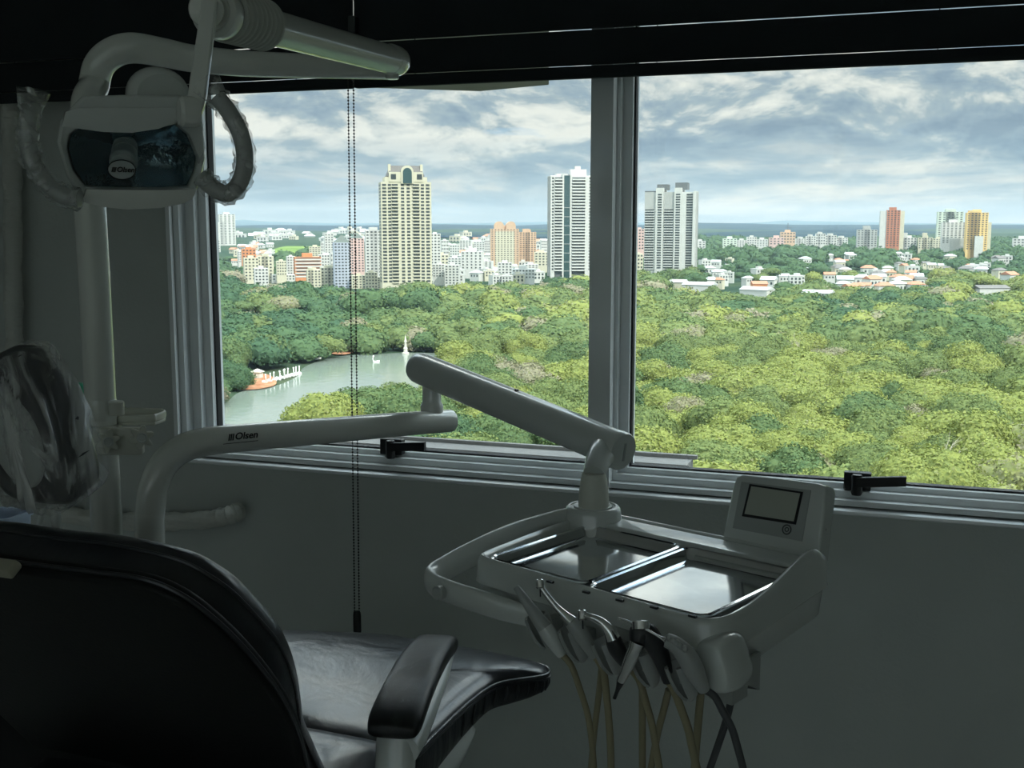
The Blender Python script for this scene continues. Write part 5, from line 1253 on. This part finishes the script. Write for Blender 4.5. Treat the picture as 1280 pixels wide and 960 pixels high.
# the rest of the canopy
lod = {0: [crown_proto(s, 3, 1500, .046) for s in range(20, 26)], 1: [crown_proto(s, 3, 480, .075) for s in range(30, 36)], 2: [crown_proto(s, 2, 120, .13) for s in range(40, 44)]}
nset = set(near_ids); VV = []; TT_ = []; QQ = []; TI = []; base = 0
for i in range(len(TP)):
    if i in nset or TP[i, 0] < 150: continue
    g = 0 if TP[i, 0] < 560 else 1 if TP[i, 0] < 1200 else 2
    V_, t_, q_ = lod[g][rs.randint(len(lod[g]))]
    a = rs.uniform(0, 6.28); ca, sa_ = math.cos(a), math.sin(a); R = TRAD[i]; zsc = R*rs.uniform(.85, 1.25)
    v = np.stack([(V_[:, 0]*ca-V_[:, 1]*sa_)*R+tx[i], (V_[:, 0]*sa_+V_[:, 1]*ca)*R+ty[i], V_[:, 2]*zsc+tz[i]+HT[i]], 1)
    vt = np.full(len(V_), tt[i]); nc = len(V_)-4*len(q_); vt[nc:] += np.repeat(rs.uniform(-.09, .09, len(q_)), 4)
    VV.append(v); TT_.append(t_+base); QQ.append(q_+base); TI.append(vt); base += len(v)
me = mesh_np('forest_canopy', np.concatenate(VV), np.concatenate(TT_), np.concatenate(QQ), [STUFF], np.clip(np.concatenate(TI), 0, 1))
fo_ = bpy.data.objects.new('forest_canopy', me); C.objects.link(fo_)
tag(fo_, 'dense forest canopy and street trees stretching from the lake to the town', 'forest', kind='stuff')
# forest floor fill so no bare ground shows between crowns is the ground itself; bare pale tree near the sill
M['barebark'] = mat('pale_bark', (.55, .50, .40), .8)
def bare_tree(px, py, d, h, label, seed):
    r = random.Random(seed); b = ray(px, py)*d+Vector((0, 0, ZC)); m = MB()
    def br(p, dirv, ln, rad, lev):
        q = p+dirv*ln; m.tube([p, p.lerp(q, .5)+Vector((r.uniform(-1, 1), r.uniform(-1, 1), 0))*ln*.06, q], [rad, rad*.8, rad*.55], 6)
        if lev:
            for _ in range(3 if lev > 1 else 2):
                dd = (dirv+Vector((r.uniform(-1, 1), r.uniform(-.6, .6), r.uniform(-.2, .5)))*.75).normalized(); br(p.lerp(q, r.uniform(.55, 1)), dd, ln*r.uniform(.55, .8), rad*.55, lev-1)
    br(b-Vector((0, 0, h*.6)), Vector((0, 0, 1)), h*.75, h*.022, 3)
    return tag(m.build('bare_tree', M['barebark']), label, 'tree')
bare_tree(1172, 592, 262, 9, 'leafless pale tree standing out of the forest beside the window latch over the display', 5)
bare_tree(1000, 446, 480, 9, 'thin pale leafless tree in the middle of the forest right of the post', 8)

# ------------------------------------------------------------------ water birds / boats and fountain on the lake
M['boat'] = mat('white_boat', (.80, .80, .76), .4); M['stone'] = mat('pale_stone', (.60, .58, .50), .7)
def boatmesh():
    m = MB(); rings = []
    for f, w, z in ((0, .15, .9), (.12, .55, .65), (.4, .8, .55), (.75, .75, .55), (1, .45, .7)):
        x = -1.6+3.2*f; rings.append([Vector((x, w*math.cos(a), z*.5-.5+(0 if math.sin(a) < 0 else z*.5)+.45*math.sin(a)*.6)) for a in [2*PI*k/14 for k in range(14)]])
    m.loft(rings); m.tube(sp([(-1.3, 0, .4), (-1.75, 0, 1.1), (-1.5, 0, 1.9), (-1.15, 0, 2.25), (-1.45, 0, 2.35), (-1.9, 0, 2.2)], 5), [.22, .21, .20, .19, .18, .18, .17, .17, .16, .16, .16, .16, .17, .18, .2, .22, .24, .25, .26, .24, .2, .17, .13, .09, .06, .03], 10)
    return m
bo = None
BP = [(331, 478), (337, 476.5), (343, 475), (348, 473.5), (353, 472), (357, 471), (361, 470), (366, 469), (370, 468), (374, 467)]
for i, (px, py) in enumerate(BP):
    p = HZ(px, py, -69.3)
    if bo is None: bo = boatmesh().build('swan_boat', M['boat']); o = bo
    else: o = bo.copy(); C.objects.link(o)
    o.location = p; o.rotation_euler = (0, 0, 2.2+rs.uniform(-.3, .3)); o.scale = (1.6,)*3
    tag(o, 'white swan pedal boat moored in the row off the red earth bank of the lake', 'boat', 'swan boats moored in a row')
for (px, py), lab in (((470, 452), 'white boat alone out on the open lake'), ((397, 448), 'white bird-shaped boat alone near the far shore of the lake')):
    o = bo.copy(); C.objects.link(o); p = HZ(px, py, -69.3); o.location = p; o.scale = (1.3,)*3; o.rotation_euler = (0, 0, 1.2); tag(o, lab, 'boat')
m = MB(); p = HZ(507, 442, -69.3)
m.lathe([(2.0, -.3), (2.0, .6), (1.2, .8), (1.0, 2.5), (1.3, 3), (.8, 3.4), (.6, 6), (.9, 6.8), (.5, 7.4), (.25, 9.5), (.05, 10.5)], p, (0, 0, 1), 14)
tag(m.build('monument', M['stone']), 'pale pointed monument standing at the far shore of the lake', 'monument')
m = MB(); p = HZ(322, 472, -69.0)
m.box((p.x-2, p.y-1.5, p.z), (p.x+2, p.y+1.5, p.z+2.6)); m.loft([[Vector((p.x+a*k, p.y+b*k*.75, p.z+h)) for a, b in ((-2.6, -2.6), (2.6, -2.6), (2.6, 2.6), (-2.6, 2.6))] for k, h in ((1, 2.6), (1, 2.9), (.1, 4.2))])
tag(m.build('boathouse', M['stone']), 'tiny pale kiosk on the red earth bank beside the moored boats', 'kiosk')

# thin haze lying over the town and the hills
def haze():
    m = bpy.data.materials.new('thin_haze'); m.use_nodes = True; nt = m.node_tree; nt.nodes.clear(); N = nt.nodes
    o = N.new('ShaderNodeOutputMaterial'); v = N.new('ShaderNodeVolumeScatter'); v.inputs['Color'].default_value = (.62, .80, .95, 1); v.inputs['Density'].default_value = 5.5e-5; v.inputs['Anisotropy'].default_value = .1
    nt.links.new(v.outputs[0], o.inputs['Volume']); return m
m = MB(); dd = [(180, .75), (16000, .75)]
pts = [Vector((*world_xy(180, -.9), 0)), Vector((*world_xy(180, .9), 0)), Vector((*world_xy(17000, .7), 0)), Vector((*world_xy(17000, -.7), 0))]
m.loft([[Vector((p.x, p.y, z)) for p in pts] for z in (-110, 240)])
hz_ = m.build('haze', haze(), None, 0); tag(hz_, 'thin bluish haze over the forest, town and far hills', 'haze', kind='stuff')
# ================================================================== sky, sun, camera
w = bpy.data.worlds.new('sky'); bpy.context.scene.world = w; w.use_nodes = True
nt = w.node_tree; N = nt.nodes; Lk = nt.links; N.clear()
def nd(t, **k):
    n = N.new(t)
    for a, b in k.items(): setattr(n, a, b)
    return n
def mth(op, a, b=None, c=None, clamp=False):
    n = N.new('ShaderNodeMath'); n.operation = op; n.use_clamp = clamp
    for i, x in enumerate((a, b, c)):
        if x is None: continue
        if isinstance(x, (int, float)): n.inputs[i].default_value = x
        else: Lk.new(x, n.inputs[i])
    return n.outputs[0]
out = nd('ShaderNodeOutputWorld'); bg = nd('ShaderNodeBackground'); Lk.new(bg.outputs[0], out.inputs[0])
tc = nd('ShaderNodeTexCoord'); sepx = nd('ShaderNodeSeparateXYZ'); Lk.new(tc.outputs['Generated'], sepx.inputs[0])
z = sepx.outputs['Z']
def noise(sx, sz, scale, det, dist=0, off=(0, 0, 0), rough=.55):
    mp = nd('ShaderNodeMapping'); mp.inputs['Scale'].default_value = (sx, sx, sz); mp.inputs['Location'].default_value = off; Lk.new(tc.outputs['Generated'], mp.inputs[0])
    n = nd('ShaderNodeTexNoise'); n.inputs['Scale'].default_value = scale; n.inputs['Detail'].default_value = det; n.inputs['Distortion'].default_value = dist; n.inputs['Roughness'].default_value = rough
    Lk.new(mp.outputs[0], n.inputs['Vector']); return n.outputs['Fac']
def ramp(f, st):
    r = nd('ShaderNodeValToRGB'); e = r.color_ramp.elements
    while len(e) < len(st): e.new(.5)
    for q, (p, c) in zip(e, st): q.position = p; q.color = (*c, 1)
    Lk.new(f, r.inputs[0]); return r.outputs[0]
def mixc(f, a, b):
    m_ = nd('ShaderNodeMix', data_type='RGBA'); 
    if isinstance(f, (int, float)): m_.inputs[0].default_value = f
    else: Lk.new(f, m_.inputs[0])
    for s_, x in ((6, a), (7, b)):
        if isinstance(x, tuple): m_.inputs[s_].default_value = (*x, 1)
        else: Lk.new(x, m_.inputs[s_])
    return m_.outputs[2]
big = noise(1, 3.0, 4.5, 3, .2, (.35, .1, .4))
p0 = dict(sx=1, sz=2.4, scale=9.5, det=8, dist=.3, rough=.60)
det = noise(off=(1.3, .2, 0), **p0)
det2 = noise(off=(1.3, .2, .022), **p0)          # the same field a little higher: lit upper edges of the puffs
lay = noise(1, 7, 6.5, 6, .3, (2.2, 1.7, .3))
f = mth('ADD', mth('MULTIPLY', big, .50), mth('MULTIPLY', det, .50))
f = mth('ADD', f, mth('MULTIPLY', mth('SUBTRACT', det, det2), .55))
cloud = ramp(f, [(.38, (.225, .31, .40)), (.46, (.31, .405, .485)), (.51, (.40, .485, .53)), (.555, (.66, .70, .68)), (.62, (.90, .90, .83))])
strat = ramp(lay, [(.38, (.24, .36, .46)), (.48, (.37, .50, .575)), (.55, (.52, .63, .67)), (.63, (.82, .83, .76))])
hor = mth('SUBTRACT', 1, mth('DIVIDE', z, .075), clamp=True)
col = mixc(mth('POWER', hor, .6), cloud, strat)
low = mth('SUBTRACT', 1, mth('DIVIDE', z, .022), clamp=True)
col = mixc(mth('MULTIPLY', low, .65), col, (.45, .58, .66))
hole = noise(1, 3.5, 7, 4, .2, (5.1, 3.3, 1.0))
col = mixc(mth('MULTIPLY', mth('MULTIPLY_ADD', hole, 14, -9.2, clamp=True), .8), col, (.36, .58, .80))
grd = mth('MULTIPLY', z, -40, clamp=True)
col = mixc(grd, col, (.12, .14, .10))
Lk.new(col, bg.inputs['Color'])
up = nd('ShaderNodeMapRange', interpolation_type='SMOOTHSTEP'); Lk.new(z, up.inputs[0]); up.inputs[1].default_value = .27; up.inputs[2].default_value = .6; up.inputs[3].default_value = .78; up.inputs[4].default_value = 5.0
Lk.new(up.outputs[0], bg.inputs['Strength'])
sun = bpy.data.lights.new('sun', 'SUN'); sun.energy = 3.1; sun.angle = .012; sun.color = (1, .95, .86)
so_ = bpy.data.objects.new('sun', sun); C.objects.link(so_)
d_ = Vector((-GX*.58+RX*.48, -GY*.58+RY*.48, .70)).normalized()
so_.rotation_euler = d_.to_track_quat('Z', 'Y').to_euler(); so_.location = (0, -2, 30)
cam = bpy.data.cameras.new('camera'); co = bpy.data.objects.new('camera', cam); C.objects.link(co)
cam.sensor_width = 36; cam.lens = F/1280*36; cam.clip_start = .02; cam.clip_end = 40000
co.location = (0, 0, ZC); co.rotation_euler = (PI/2-TH, 0, YAW)
sc = bpy.context.scene; sc.camera = co
sc.view_settings.view_transform = 'Standard'; sc.view_settings.look = 'None'; sc.view_settings.exposure = .4; sc.view_settings.gamma = 1
sc.view_settings.use_curve_mapping = False
cy_ = sc.cycles; cy_.use_denoising = True; cy_.max_bounces = 10; cy_.diffuse_bounces = 6; cy_.glossy_bounces = 5; cy_.transparent_max_bounces = 16
cy_.sample_clamp_indirect = 6; cy_.caustics_reflective = True
